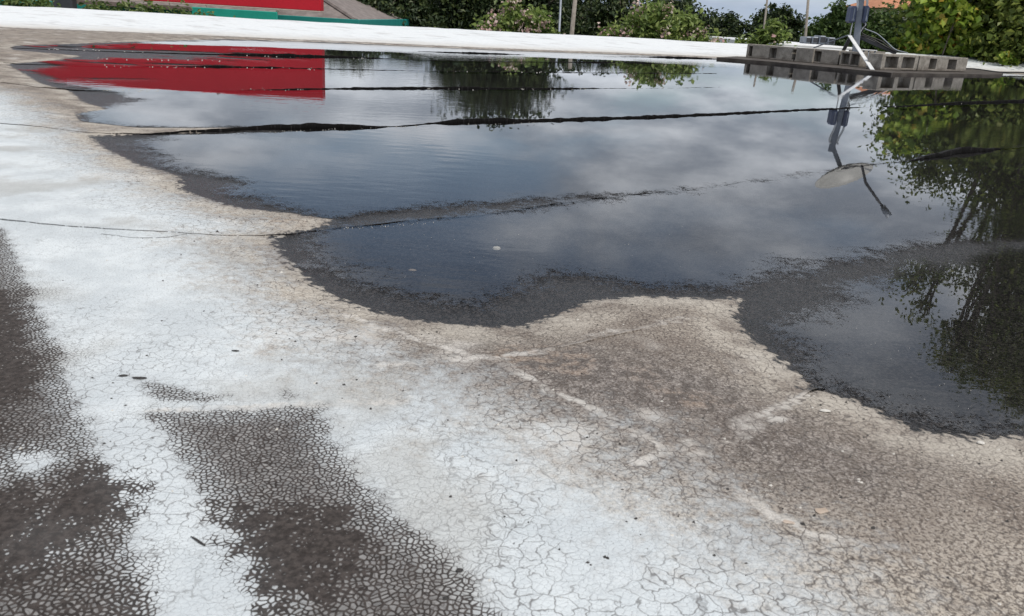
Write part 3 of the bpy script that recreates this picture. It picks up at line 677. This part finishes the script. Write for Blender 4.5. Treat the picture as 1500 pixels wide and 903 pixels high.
# ------------------------------------------------------------------ neighbouring buildings, sign, poles
M_RED = plain('red sign panel', (0.52, 0.010, 0.024), (0.56, 0.012, 0.028), 1.5, 0.45, 0.02, .002)
M_SOFFIT = plain('pale sign trim', (0.45, 0.36, 0.32), (0.5, 0.42, 0.37), 4, 0.7)
M_POST = plain('charcoal steel post', (0.035, 0.037, 0.045), (0.05, 0.052, 0.06), 6, 0.5)
M_TEAL = plain('teal fascia paint', (0.015, 0.36, 0.28), (0.02, 0.42, 0.33), 3, 0.55)
M_TEAL2 = plain('dark teal gutter paint', (0.012, 0.22, 0.20), (0.016, 0.26, 0.23), 3, 0.55)
M_WALL = plain('cream stucco', (0.55, 0.5, 0.42), (0.62, 0.57, 0.5), 5, 0.85)
def conc_mat():
    m, t, out = newmat('weathered concrete block'); P = t.objco(); r = t.n.new('ShaderNodeObjectInfo').outputs['Random']
    Q = t.vm('ADD', P, t.node('ShaderNodeCombineXYZ', {'X': t.m('MULTIPLY', r, 37.0)}).outputs[0])
    n = t.noise(Q, 11, 4, 0.65); n2 = t.noise(Q, 95, 3, 0.7); zz = t.node('ShaderNodeSeparateXYZ', {'Vector': P}).outputs['Z']
    c = t.mix(t.sst(n, 0.3, 0.7), (0.20, 0.18, 0.155), (0.40, 0.37, 0.325)); c = t.mix(t.m('MULTIPLY', r, 0.55), c, (0.30, 0.27, 0.235))
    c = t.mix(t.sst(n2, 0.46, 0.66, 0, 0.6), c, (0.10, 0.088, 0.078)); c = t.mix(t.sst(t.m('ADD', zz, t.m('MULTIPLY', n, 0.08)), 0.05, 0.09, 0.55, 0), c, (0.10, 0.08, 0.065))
    b = t.principled(Base_Color=c, Roughness=.92, Normal=t.bump(n2, .8, .006)); finish(t, out, b.outputs[0]); return m
M_CONC = conc_mat()
M_GREY = plain('dull galvanised steel', (0.20, 0.225, 0.265), (0.28, 0.305, 0.345), 8, 0.5, 0.1, .002, .5, .4)
M_BOX = plain('blue grey antenna housing', (0.065, 0.085, 0.15), (0.10, 0.12, 0.19), 9, 0.55)
M_WPIPE = plain('white brace paint', (0.62, 0.63, 0.63), (0.75, 0.76, 0.76), 14, 0.5)
M_BLACK = plain('black cable sheath', (0.012, 0.012, 0.013), (0.022, 0.022, 0.024), 20, 0.5)
M_MATT = plain('dark rubber walkway pad', (0.038, 0.030, 0.026), (0.095, 0.082, 0.070), 5, 0.85, 0.5, .004)
M_ORANGE = plain('terracotta roof', (0.42, 0.17, 0.09), (0.52, 0.24, 0.13), 3, 0.8)
M_WOOD = plain('weathered pole wood', (0.20, 0.175, 0.15), (0.30, 0.27, 0.235), 6, 0.85)
M_ROOFW = plain('white membrane roof', (0.68, 0.69, 0.70), (0.76, 0.77, 0.78), 2, 0.7)
M_DISH = plain('off white dish paint', (0.40, 0.39, 0.36), (0.48, 0.465, 0.43), 5, 0.45)
def shingle_mat():
    m, t, out = newmat('brown grey shingles'); P = t.pos()
    br = t.node('ShaderNodeTexNoise', {'Vector': P, 'Scale': 5.0, 'Detail': 5}).outputs['Fac']; n2 = t.noise(P, 40, 3)
    c = t.mix(t.sst(br, 0.3, 0.7), (0.15, 0.125, 0.115), (0.24, 0.205, 0.19)); c = t.mix(t.sst(n2, .5, .7, 0, .4), c, (0.09, 0.08, 0.075))
    b = t.principled(Base_Color=c, Roughness=.9, Normal=t.bump(n2, .5, .01)); finish(t, out, b.outputs[0]); return m
M_SHIN = shingle_mat()

def red_sign():
    D = 20.0; a = at(-90, hor(-90), D); b = at(470, hor(470), D * 1.0)
    Y = b.y; x1 = b.x; x0 = x1 - 10.6; zb = at(470, 16.6, Y / math.cos(math.atan2(b.x, b.y))).z; zt = rat(468, 146, math.hypot(b.x, b.y)).z
    yaw = 0.0
    t = thing('red_sign', ((x0 + x1) / 2, Y, GZ), 'long plain red sign panel raised on a dark post at upper left', 'sign')
    W = (x1 - x0) / 2; mb = MB(); mb.box((-W, 0, zb - GZ), (W, .28, zt - GZ), .012); mb.build('panel', M_RED, t)
    mb = MB(); mb.box((-W, -.004, zb - GZ - .030), (W, .285, zb - GZ - .003), .004); mb.build('bottom_trim', M_SOFFIT, t)
    px = at(97, hor(97), math.hypot(at(97, hor(97), 20).x / at(97, hor(97), 20).y * Y, Y)).x - (x0 + x1) / 2
    mb = MB(); mb.box((px - .22, -.25, 0), (px + .22, -.01, zb - GZ + .6), .02); mb.build('post', M_POST, t)
    mb = MB(); mb.box((-W + .3, .02, 0), (-W + .7, .26, zb - GZ - .031), .02); mb.build('post', M_POST, t)
red_sign()

def hip_building():
    D = 25.0
    e1 = at(540, 31.5, D); e0 = at(405, 25.0, D - 1.2); zE = e1.z
    Y0 = e0.y; x1 = e1.x; x0 = x1 - 17
    t = thing('hip_roof_building', ((x0 + x1) / 2, Y0, GZ), 'low building with brown shingle hip roof and teal fascia under the red sign', 'building')
    ox, oy = (x0 + x1) / 2, Y0; W = (x1 - x0) / 2; dep = 12.0; zr = zE - GZ
    mb = MB(); mb.box((-W + .6, .6, 0), (W - .6, dep - .6, zr - .1)); mb.build('wall', M_WALL, t)
    rise = 2.6; R = MB()
    vs = [(-W, 0, zr), (W, 0, zr), (W, dep, zr), (-W, dep, zr), (-W + 6, 6, zr + rise), (W - 6, 6, zr + rise)]
    R.add(vs, [(0, 1, 5, 4), (1, 2, 5), (2, 3, 4, 5), (3, 0, 4), (0, 3, 2, 1)]); ro = R.build('roof', M_SHIN, t)
    rc = MB(); rc.tube([Vector(vs[1]) + Vector((0, 0, .02)), Vector(vs[5]) + Vector((0, 0, .03))], .06, 6); rc.build('ridge_cap', M_SHIN, ro)
    g = MB(); g.box((-W - .08, -.10, zr - .24), (W + .08, -.002, zr + .05), .01); g.box((W + .002, -.002, zr - .24), (W + .08, dep, zr + .05), .01); g.build('fascia', M_TEAL2, t)
    w1 = at(254, 18, D - 2.6); w2 = at(406, 26, D - 2.2)
    p = MB(); p.box((w1.x - ox, w2.y - oy - .05, zr - .40), (w2.x - ox, w2.y - oy + .06, w2.z - GZ + .13), .01); p.build('porch_fascia', M_TEAL, t)
    q = MB(); xa, xb, ya = w1.x - ox - 3, w2.x - ox, w2.y - oy; zt = w2.z - GZ + .132
    q.add([(xa, ya + .07, zt), (xb, ya + .07, zt), (xb - 1.4, 3.2, zr + 1.42), (xa, 3.2, zr + 1.42), (xa, ya + .07, zt - .1), (xb, ya + .07, zt - .1)], [(0, 1, 2, 3), (4, 5, 1, 0)]); q.build('porch_roof', M_SHIN, t)
    c = MB(); c.tube([(xb, ya + .07, zt + .02), (xb - 1.4, 3.2, zr + 1.44)], .035, 6); c.build('hip_flashing', M_SOFFIT, t)
hip_building()

def orange_building():
    a = at(1302, 12, 62); b = at(1375, 14, 62)
    t = thing('orange_roof_house', (b.x + .3, a.y, GZ), 'distant house with terracotta orange roof above the trees at right', 'house')
    h = a.z - GZ; mb = MB(); mb.box((-3.0, .4, 0), (3.0, 8, h - .02)); mb.build('wall', M_WALL, t)
    R = MB(); R.add([(-3.5, 0, h), (3.5, 0, h), (3.5, 8.4, h), (-3.5, 8.4, h), (-1.8, 4.2, h + 1.0), (1.8, 4.2, h + 1.0)], [(0, 1, 5, 4), (1, 2, 5), (2, 3, 4, 5), (3, 0, 4), (0, 3, 2, 1)]); R.build('roof', M_ORANGE, t)
    G = MB(); G.add([(-1.4, -.2, h + .1), (1.4, -.2, h + .1), (0, -.2, h + .9), (-1.4, 2.5, h + .1), (1.4, 2.5, h + .1), (0, 2.5, h + .9)], [(0, 1, 2), (0, 2, 5, 3), (1, 4, 5, 2), (0, 3, 4, 1)]); G.build('gable', plain('pinkish gable stucco', (.42, .30, .27), (.5, .37, .33), 3, .9), t)
orange_building()

def neighbour_roof():
    a = at(1150, 59.5, 21); b = at(1236, 61, 21); oz = a.z
    t = thing('flat_roof_building', ((a.x + b.x) / 2, a.y, GZ), 'neighbouring flat white roof seen just over the left block row', 'building')
    W = (b.x - a.x) / 2 + .3; h = oz - GZ - .06
    mb = MB(); mb.box((-W, 0, 0), (W, 7, h - .3)); mb.build('wall', M_WALL, t)
    mb = MB(); mb.box((-W - .1, -.1, h - .298), (W + .1, 7.1, h), .03); mb.build('roof', M_ROOFW, t)
    for k, (x0, x1, yt) in enumerate(((1181, 1190, 54), (1191, 1201, 54), (1201.5, 1212, 52.5), (1214, 1226, 55))):
        p, q = at(x0, yt, 23), at(x1, yt, 23); u = thing('rooftop_unit', (p.x, p.y, GZ + h), ['smallest dark grey rooftop unit beside the thin pole', 'grey boxy rooftop unit second from the thin pole', 'tallest grey rooftop unit over the left block row', 'low grey rooftop unit nearest the mast'][k], 'rooftop unit', 'rooftop units on the neighbouring roof')
        hh = p.z - (GZ + h); m = MB(); m.box((0, 0, .0), (q.x - p.x, .5, hh), .02); m.build('housing', M_GREY, u)
        m = MB(); m.box((.02, -.02, hh * .25), (q.x - p.x - .02, -.002, hh * .85), .004); m.build('grille', M_POST, u)
neighbour_roof()

def pole(name, x0, y0, x1, y1, dist, r, mat, label, arm=None):
    ztop = EYE + dist * math.tan(math.radians(hor(x1) / DEG + 0.3))
    a = at(x0, y0, dist); b = at(x1, y1, dist); d = (b - a) / max(1e-6, b.z - a.z)
    base = a + d * (GZ - a.z); top = a + d * (ztop - a.z)
    t = thing(name, base, label, 'pole'); mb = MB(); mb.tube([(0, 0, 0), tuple((top - base) * .5), tuple(top - base)], [r * 1.15, r, r * .85], 10); mb.build('shaft', mat, t, True)
    if arm:
        m = MB(); z = (top - base); m.beam((z.x - arm, z.y - .05, z.z - .4), (z.x + arm, z.y - .05, z.z - .4), .09, .11, .01); m.build('cross_arm', mat, t)
        for s in (-.85, 0.85):
            m = MB(); m.tube([(z.x + s * arm, z.y - .05, z.z - .34), (z.x + s * arm, z.y - .05, z.z - .16)], [.04, .025], 8); m.build('insulator', M_GREY, t)
pole('utility_pole', 819.5, 40, 821.5, 0, 29, .042, M_GREY, 'thin grey metal pole, left of the two close together')
pole('utility_pole', 838, 46, 842.5, 0, 30, .085, M_WOOD, 'thicker brown wooden pole, right of the two close together')
pole('utility_pole', 1120, 34, 1122.5, 12, 42, .05, M_WOOD, 'slim grey pole over the small bush left of the mast', None)
pole('utility_pole', 1179.5, 58, 1184, 0, 44, .07, M_WOOD, 'lone slender wooden utility pole against the sky left of the mast')

# ------------------------------------------------------------------ antenna ballast: pad, concrete blocks, mast, dish
padz = 0.028
def pad(name, pts, zt, label):
    P = [gp(x, y, zt) for x, y in pts]; n = len(P); mb = MB()
    mb.add([tuple(p) for p in P] + [(p.x, p.y, -.02) for p in P], [tuple(range(n))] + [(i, i + n, (i + 1) % n + n, (i + 1) % n) for i in range(n)])
    me = mb.mesh(name); o = link(name, me, M_MATT); tag(o, label, 'pad'); return o
pad('rubber_pad', [(1050, 84.2), (1130, 90.6), (1220, 99.2), (1306, 107.0), (1330, 101), (1250, 88), (1130, 80)], padz, 'dark weathered pad under the left row of concrete blocks')
pad('rubber_pad', [(1300, 106.8), (1360, 108.0), (1466, 109.6), (1470, 106), (1400, 99), (1332, 99.5)], padz - .004, 'dark weathered pad under the right row of concrete blocks')

def block_mesh(L, H, D, holes):
    """concrete block: front face in x-z with real through cells, holes = (x0, x1)"""
    mb = MB(); zt, zb = H * .84, H * .12; xs = 0.0; b = .004
    mb.box((0, 0, 0), (L, D, zb), b); mb.box((0, 0, zt), (L, D, H), b)
    for (h0, h1) in list(holes) + [(L, L)]:
        if h0 - xs > .002: mb.box((xs + .0008, .0008, zb - .004), (h0 - .0008, D - .0008, zt + .004), .002)
        xs = h1
    return mb.mesh('concrete_block')
def block(x0, x1, ya, yb, holes, label, D=.19, back=None):
    a = gp(x0, ya, padz); b = gp(x1, yb, padz); L = (b - a).length - .009
    rb = random.Random(int(x0)); H = .185 + rb.uniform(-.005, .003)
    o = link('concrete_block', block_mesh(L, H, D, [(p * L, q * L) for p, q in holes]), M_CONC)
    o.location = a + Vector((0, 0, .001)); o.rotation_euler.z = math.atan2(b.y - a.y, b.x - a.x) + rb.uniform(-.035, .035); o.location.y += rb.uniform(-.015, .02)
    if back is not None:
        k = MB(); k.box((.004, D * .55, H * .13), (L - .004, D * .58, H * .83)); c = k.build('web', M_CONC, o)
    return tag(o, label, 'concrete block', 'concrete blocks ballasting the mast')
def ly(x): return 84.3 + (x - 1092) * (98.6 - 84.3) / (1257 - 1092)
def ry(x): return 102.6 + (x - 1288) * (105.4 - 102.6) / (1413 - 1288)
block(1092, 1126, ly(1092), ly(1126), [(.10, .25)], 'leftmost concrete block of the left row', back=1)
block(1126.3, 1162, ly(1126.3), ly(1162), [(.01, .27), (.93, .995)], 'second concrete block from the left end of the left row', back=1)
block(1162.3, 1190, ly(1162.3), ly(1190), [(0.005, .04)], 'third concrete block from the left end of the left row', back=1)
block(1190.3, 1228, ly(1190.3), ly(1228), [(.03, .31)], 'fourth concrete block of the left row, just left of the twin cell block', back=1)
block(1228.3, 1259, ly(1228.3), ly(1259), [(.09, .46), (.56, .94)], 'twin cell concrete block at the right end of the left row, under the white brace', back=1)
block(1288.5, 1343, ry(1288.5), ry(1343), [(.10, .44), (.56, .90)], 'widest twin cell concrete block at the left end of the right row', back=1)
block(1343.3, 1378, ry(1343.3), ry(1378), [(.43, .72)], 'middle concrete block of the right row', back=1)
block(1378.3, 1413, ry(1378.3), ry(1413), [(.22, .56)], 'rightmost concrete block, its open cell showing the white parapet')
block(1254, 1272, 93.6, 94.4, [(.15, .75)], 'set back concrete block in the gap right of the white brace', back=1)
block(1272.5, 1294, 94.4, 95.4, [], 'recessed solid concrete block left of the right row', back=1)

def mast():
    base = gp(1250.5, 95.8, padz); D = math.hypot(base.x, base.y)
    top = rat(1217, 222, D); 
    t = thing('antenna_mast', base, 'grey steel antenna mast with dish and braces standing among concrete blocks', 'antenna mast')
    tl = Vector((top.x - base.x, top.y - base.y, top.z - base.z)); P = lambda f: tl * f
    mb = MB(); mb.box((-.16, -.16, 0), (.16, .16, .02), .004); mb.build('base_plate', M_GREY, t)
    mb = MB(); mb.beam((0, 0, .02), tuple(tl), .085, .085, .008); mb.build('mast_tube', M_GREY, t)
    def loc(x, y, dd=0.0): return at(x, y, D + dd) - base
    # panel antennas either side
    for (x0, y0, x1, y1) in ((1236.5, 9.5, 1251, 33.5), (1259, 9, 1271.5, 34)):
        a = loc(x0, y1); b = loc(x1, y0); m = MB(); m.box((min(a.x, b.x), -.11, a.z), (max(a.x, b.x), .07, b.z), .022); o = m.build('panel_antenna', M_BOX, t)
        c = (a + b) / 2; k = MB(); k.box((c.x - .006, -.114, a.z + .03), (c.x + .006, -.1105, b.z - .03)); k.build('panel_ridge', M_GREY, o)
        k = MB(); k.beam((c.x, .02, c.z), (tl.x * c.z / tl.z, .0, c.z), .03, .03); k.build('bracket', M_GREY, o)
    j = loc(1243, 52)
    # braces
    f = gp(1278, 102.6, padz) - base
    m = MB(); m.beam(tuple(f), (j.x, j.y - .03, j.z), .05, .012, .002); m.build('brace', M_WPIPE, t)
    l = loc(1196, 69); m = MB(); m.beam((l.x, l.y + .1, .19), (j.x, j.y + .02, j.z), .07, .012, .002); m.build('brace', M_GREY, t)
    r = loc(1318, 76); m = MB(); m.beam((r.x, r.y + .1, .19), (j.x + .12, j.y + .02, j.z), .05, .05, .004); m.build('brace', M_POST, t)
    bk = MB(); bk.beam((.1, .9, .02), (j.x + .05, j.y + .03, j.z), .05, .012, .002); bk.build('brace', M_GREY, t)
    m = MB(); m.tube([(j.x, j.y - .055, j.z), tuple(loc(1247, 30) + Vector((0, -.06, 0)))], .008, 6); m.build('conduit', M_WPIPE, t, True)
    # trays on the base frame
    a = loc(1258, 70); b = loc(1284, 74); m = MB(); m.box((a.x, -.12, .20), (b.x, .10, .212), .003); m.build('frame_tray', M_WPIPE, t)
    m = MB()
    for q in (a.x + .04, (a.x + b.x) / 2, b.x - .02): m.tube([(q, -.10, 0.0), (q, -.10, .20)], .010, 6)
    m.build('frame_leg', M_GREY, t, True)
    # loose cables at the mast
    def cable(pts, r, mat):
        m = MB(); P4 = [Vector(p) for p in pts]; out = []
        for i in range(len(P4) - 1):
            p0, p1, p2, p3 = P4[max(i - 1, 0)], P4[i], P4[i + 1], P4[min(i + 2, len(P4) - 1)]
            for k in range(8):
                u = k / 8; out.append(.5 * ((2 * p1) + (p2 - p0) * u + (2 * p0 - 5 * p1 + 4 * p2 - p3) * u * u + (3 * p1 - p0 - 3 * p2 + p3) * u ** 3))
        out.append(P4[-1]); m.tube(out, r, 6); m.build('cable', mat, t, True)
    cable([loc(1265, 34), loc(1266, 42), loc(1262, 47), loc(1268, 52), loc(1290, 60), loc(1305, 71), loc(1316, 76)], .010, M_BLACK)
    cable([loc(1262, 40), loc(1270, 44), loc(1285, 50), loc(1300, 63), loc(1312, 73), loc(1330, 78)], .008, M_GREY)
    cable([loc(1262, 52), loc(1278, 58), loc(1296, 68), loc(1314, 77)], .012, M_BLACK)
    cable([loc(1263, 30), loc(1268, 36), loc(1262, 44), loc(1258, 52)], .010, M_WPIPE)
    cable([P(.62) + Vector((-.06, -.05, 0)), loc(1254, 6) + Vector((0, -.06, 0)), loc(1253, -14) + Vector((0, -.06, 0)), P(.9) + Vector((-.05, -.05, 0))], .014, M_WPIPE)
    cable([P(.62) + Vector((.06, -.05, 0)), loc(1268, 4) + Vector((0, -.06, 0)), loc(1266, -14) + Vector((0, -.06, 0)), P(.9) + Vector((.05, -.05, 0))], .014, M_WPIPE)
    # dish facing up and to the right
    dc = rat(1232, 247, D) - base; ax = Vector((.25, -.58, .77)).normalized(); u = ax.cross(Vector((0, 1, 0))).normalized(); v = ax.cross(u)
    m = MB(); nr, ns, Rr = 7, 36, .40; vs = []; fs = []
    for i in range(nr + 1):
        q = Rr * i / nr
        for k in range(ns):
            an = 2 * math.pi * k / ns; vs.append(dc + u * (q * math.cos(an)) + v * (q * .9 * math.sin(an)) + ax * (.30 * q * q / Rr))
    for i in range(nr):
        for k in range(ns): fs.append((i * ns + k, i * ns + (k + 1) % ns, (i + 1) * ns + (k + 1) % ns, (i + 1) * ns + k))
    m.add(vs, fs); o = m.build('dish', M_DISH, t, True); md = o.modifiers.new('thickness', 'SOLIDIFY'); md.thickness = .008
    e1 = rat(1262, 240, D) - base; e2 = rat(1268, 268, D) - base; e3 = rat(1299, 312, D) - base
    m = MB(); m.tube([tuple(dc - u * 0), tuple(e1), tuple(e2), tuple(e3)], [.022, .022, .02, .016], 8); arm = m.build('feed_arm', M_POST, t, True)
    m = MB(); d = (e3 - e2).normalized(); m.tube([tuple(e3 - d * .10), tuple(e3 - d * .02), tuple(e3 + d * .06)], [.035, .045, .045], 12); m.build('feed_horn', M_GREY, arm, True)
    m = MB(); m.beam(tuple(P(.93)), tuple(dc - ax * .02), .06, .06, .005); m.build('dish_mount', M_GREY, t)
mast()

def ground_cable(name, px, label, r=.011):
    P4 = [gp(x, y, .03) for x, y in px]; m = MB(); out = []
    for i in range(len(P4) - 1):
        p0, p1, p2, p3 = P4[max(i - 1, 0)], P4[i], P4[i + 1], P4[min(i + 2, len(P4) - 1)]
        for k in range(8):
            u = k / 8; out.append(.5 * ((2 * p1) + (p2 - p0) * u + (2 * p0 - 5 * p1 + 4 * p2 - p3) * u * u + (3 * p1 - p0 - 3 * p2 + p3) * u ** 3))
    m.tube(out, r, 6); tag(m.build(name, M_BLACK, None, True), label, 'cable')
ground_cable('power_cable', [(1409, 101), (1425, 101), (1445, 103.5), (1465, 106), (1500, 106.5), (1560, 110)], 'black cable trailing from the right blocks along the parapet')

# ------------------------------------------------------------------ small things lying on the roof
def chip(name, x, y, wpx, aspect, hz, mat, label, seed, cat, rot=0.0):
    R = random.Random(seed); c = gp(x, y); D = math.hypot(c.x, c.y, EYE); rr = wpx / 2 / 1230 * D
    zb = float(hmem(np.array([[c.x, c.y]]))[0]); m = MB(); n = 9; rings = [(.72, 0), (1.0, .35), (.86, .8), (.45, 1.0)]; vs = []; fs = []
    rad = [R.uniform(.72, 1.12) for _ in range(n)]
    for q, h in rings:
        for k in range(n):
            a = 2 * math.pi * k / n; vs.append((math.cos(a) * rr * q * rad[k], math.sin(a) * rr * q * rad[k] * aspect, h * hz * rr * R.uniform(.85, 1.1)))
    for i in range(3):
        for k in range(n): fs.append((i * n + k, i * n + (k + 1) % n, (i + 1) * n + (k + 1) % n, (i + 1) * n + k))
    fs.append(tuple(range(n))[::-1]); fs.append(tuple(3 * n + k for k in range(n))); m.add(vs, fs)
    o = m.build(name, mat); o.location = (c.x, c.y, zb + .0005); o.rotation_euler.z = rot; return tag(o, label, cat)
M_STONE = plain('pale limestone', (0.5, 0.48, 0.44), (0.66, 0.63, 0.58), 60, .8)
M_TAN = plain('tan grit', (0.26, 0.21, 0.17), (0.36, 0.3, 0.25), 60, .8)
M_FLAKE = plain('black tar flake', (0.02, 0.018, 0.017), (0.05, 0.045, 0.042), 60, .7)
chip('pebble', 728, 353, 15, .7, .75, M_STONE, 'small white pebble standing in the shallow water at centre', 1, 'pebble')
chip('pebble', 604, 388, 12, .7, .45, M_TAN, 'small tan pebble under the water left of the white pebble', 2, 'pebble')
chip('tar_flake', 206, 568, 24, .28, .14, M_FLAKE, 'dark flat flake above the small worn patch at left', 3, 'flake', .1)
chip('tar_flake', 182, 564, 15, .4, .16, M_FLAKE, 'smaller dark flake left of the worn patch', 4, 'flake', .2)
chip('tar_flake', 292, 812, 34, .12, .1, M_FLAKE, 'long dark sliver between the two big dark patches', 5, 'flake', -.6)
chip('tar_flake', 672, 856, 12, .8, .4, M_FLAKE, 'round black crumb on the edge of the square dark patch', 6, 'flake')
chip('tar_flake', 346, 528, 14, .3, .2, M_FLAKE, 'thin dark flake on clean white coating above the square patch', 7, 'flake')
chip('coating_flake', 1200, 762, 24, .6, .1, plain('orange tan coating', (.36, .28, .22), (.46, .38, .31), 50, .8), 'peeled orange tan coating flake on the silt at lower right', 8, 'flake', .3)
chip('coating_flake', 1152, 780, 20, .5, .1, plain('peach coating', (.40, .32, .26), (.50, .42, .35), 50, .8), 'peach coloured coating flake left of the orange tan one', 9, 'flake', -.2)
chip('coating_flake', 1208, 608, 16, .6, .3, M_STONE, 'pale flake on silt beneath the right pool', 10, 'flake')
chip('pebble', 1436, 652, 11, .8, .5, M_STONE, 'pale pebble just below the right pool shore', 11, 'pebble')
# foam and grit beads caught along the seams and in the shallows: too many to count
def beads():
    R = np.random.default_rng(77); pts = []
    spans = [((395, 194), (640, 184), 34), ((650, 184), (800, 181), 18), ((150, 132.5), (232, 133.5), 40), ((330, 132), (470, 132), 14), ((600, 131), (890, 131), 20), ((70, 72), (210, 77), 26), ((150, 97.5), (470, 101.5), 34),
             ((300, 82), (560, 86), 14), ((500, 336), (640, 326), 30), ((560, 104), (1000, 108), 20), ((120, 86), (330, 90), 24), ((1280, 158), (1450, 152), 5)]
    for (x0, y0), (x1, y1), n in spans:
        for f in R.random(n): pts.append((x0 + (x1 - x0) * f, y0 + (y1 - y0) * f + R.normal() * .8, .8))
    for _ in range(70): pts.append((R.uniform(420, 1060), R.uniform(330, 430), .55))
    for _ in range(50): pts.append((R.uniform(1180, 1480), R.uniform(470, 625), .6))
    mb = MB()
    for x, y, sz in pts:
        c = gp(x, y); P1 = np.array([[c.x, c.y]])
        if sdf(P1, WET)[0] < 0.01: continue
        D = math.hypot(c.x, c.y, EYE); r = sz * .62 * R.uniform(.4, 1.6) / 1230 * D; vs = []; fs = []
        for i, (q, h) in enumerate(((1, 0), (.8, .6), (.3, .95))):
            for k in range(6): vs.append((c.x + r * q * math.cos(k * 1.047), c.y + r * q * math.sin(k * 1.047), .0005 + r * h))
        for i in range(2):
            for k in range(6): fs.append((i * 6 + k, i * 6 + (k + 1) % 6, i * 6 + 6 + (k + 1) % 6, i * 6 + 6 + k))
        fs.append(tuple(12 + k for k in range(6))); mb.add(vs, fs)
    tag(mb.build('foam_beads', M_STONE, None, True), 'tiny pale foam beads and grit along seams in the pond', 'foam', kind='stuff')
beads()

# loose granules and tar crumbs on the dry coating: too many to count
def grit():
    R = np.random.default_rng(91); mb = {0: MB(), 1: MB()}
    for k in range(1220):
        if k < 700: x, y = R.uniform(380, 1500), R.uniform(430, 880)
        elif k < 1100: x, y = R.uniform(60, 700), R.uniform(200, 560)
        else: x, y = R.uniform(0, 1500), R.uniform(560, 900)
        c = gp(x, y); P1 = np.array([[c.x, c.y]]); w1 = sdf(P1, WET)[0]
        if w1 > -0.004: continue
        if k < 1100 and R.random() > math.exp(w1 / 0.12): continue
        z0 = float(hmem(P1)[0]); r = R.uniform(.0006, .0020) * (1.5 if R.random() < .12 else 1); a0 = R.random() * 6.28; e = R.uniform(.5, 1)
        vs = [(c.x + r * math.cos(a0 + i * 1.571) * (e if i % 2 else 1), c.y + r * math.sin(a0 + i * 1.571) * (e if i % 2 else 1), z0) for i in range(4)] + [(c.x + r * .2, c.y, z0 + r * R.uniform(.5, 1.1))]
        mb[int(R.random() < .3)].add(vs, [(0, 1, 4), (1, 2, 4), (2, 3, 4), (3, 0, 4)])
    tag(mb[0].build('roof_grit', M_FLAKE), 'loose dark granules and tar crumbs scattered over the dry coating', 'grit', kind='stuff')
    tag(mb[1].build('roof_grit', M_STONE), 'loose pale grit scattered over the dry coating', 'grit', kind='stuff')
grit()
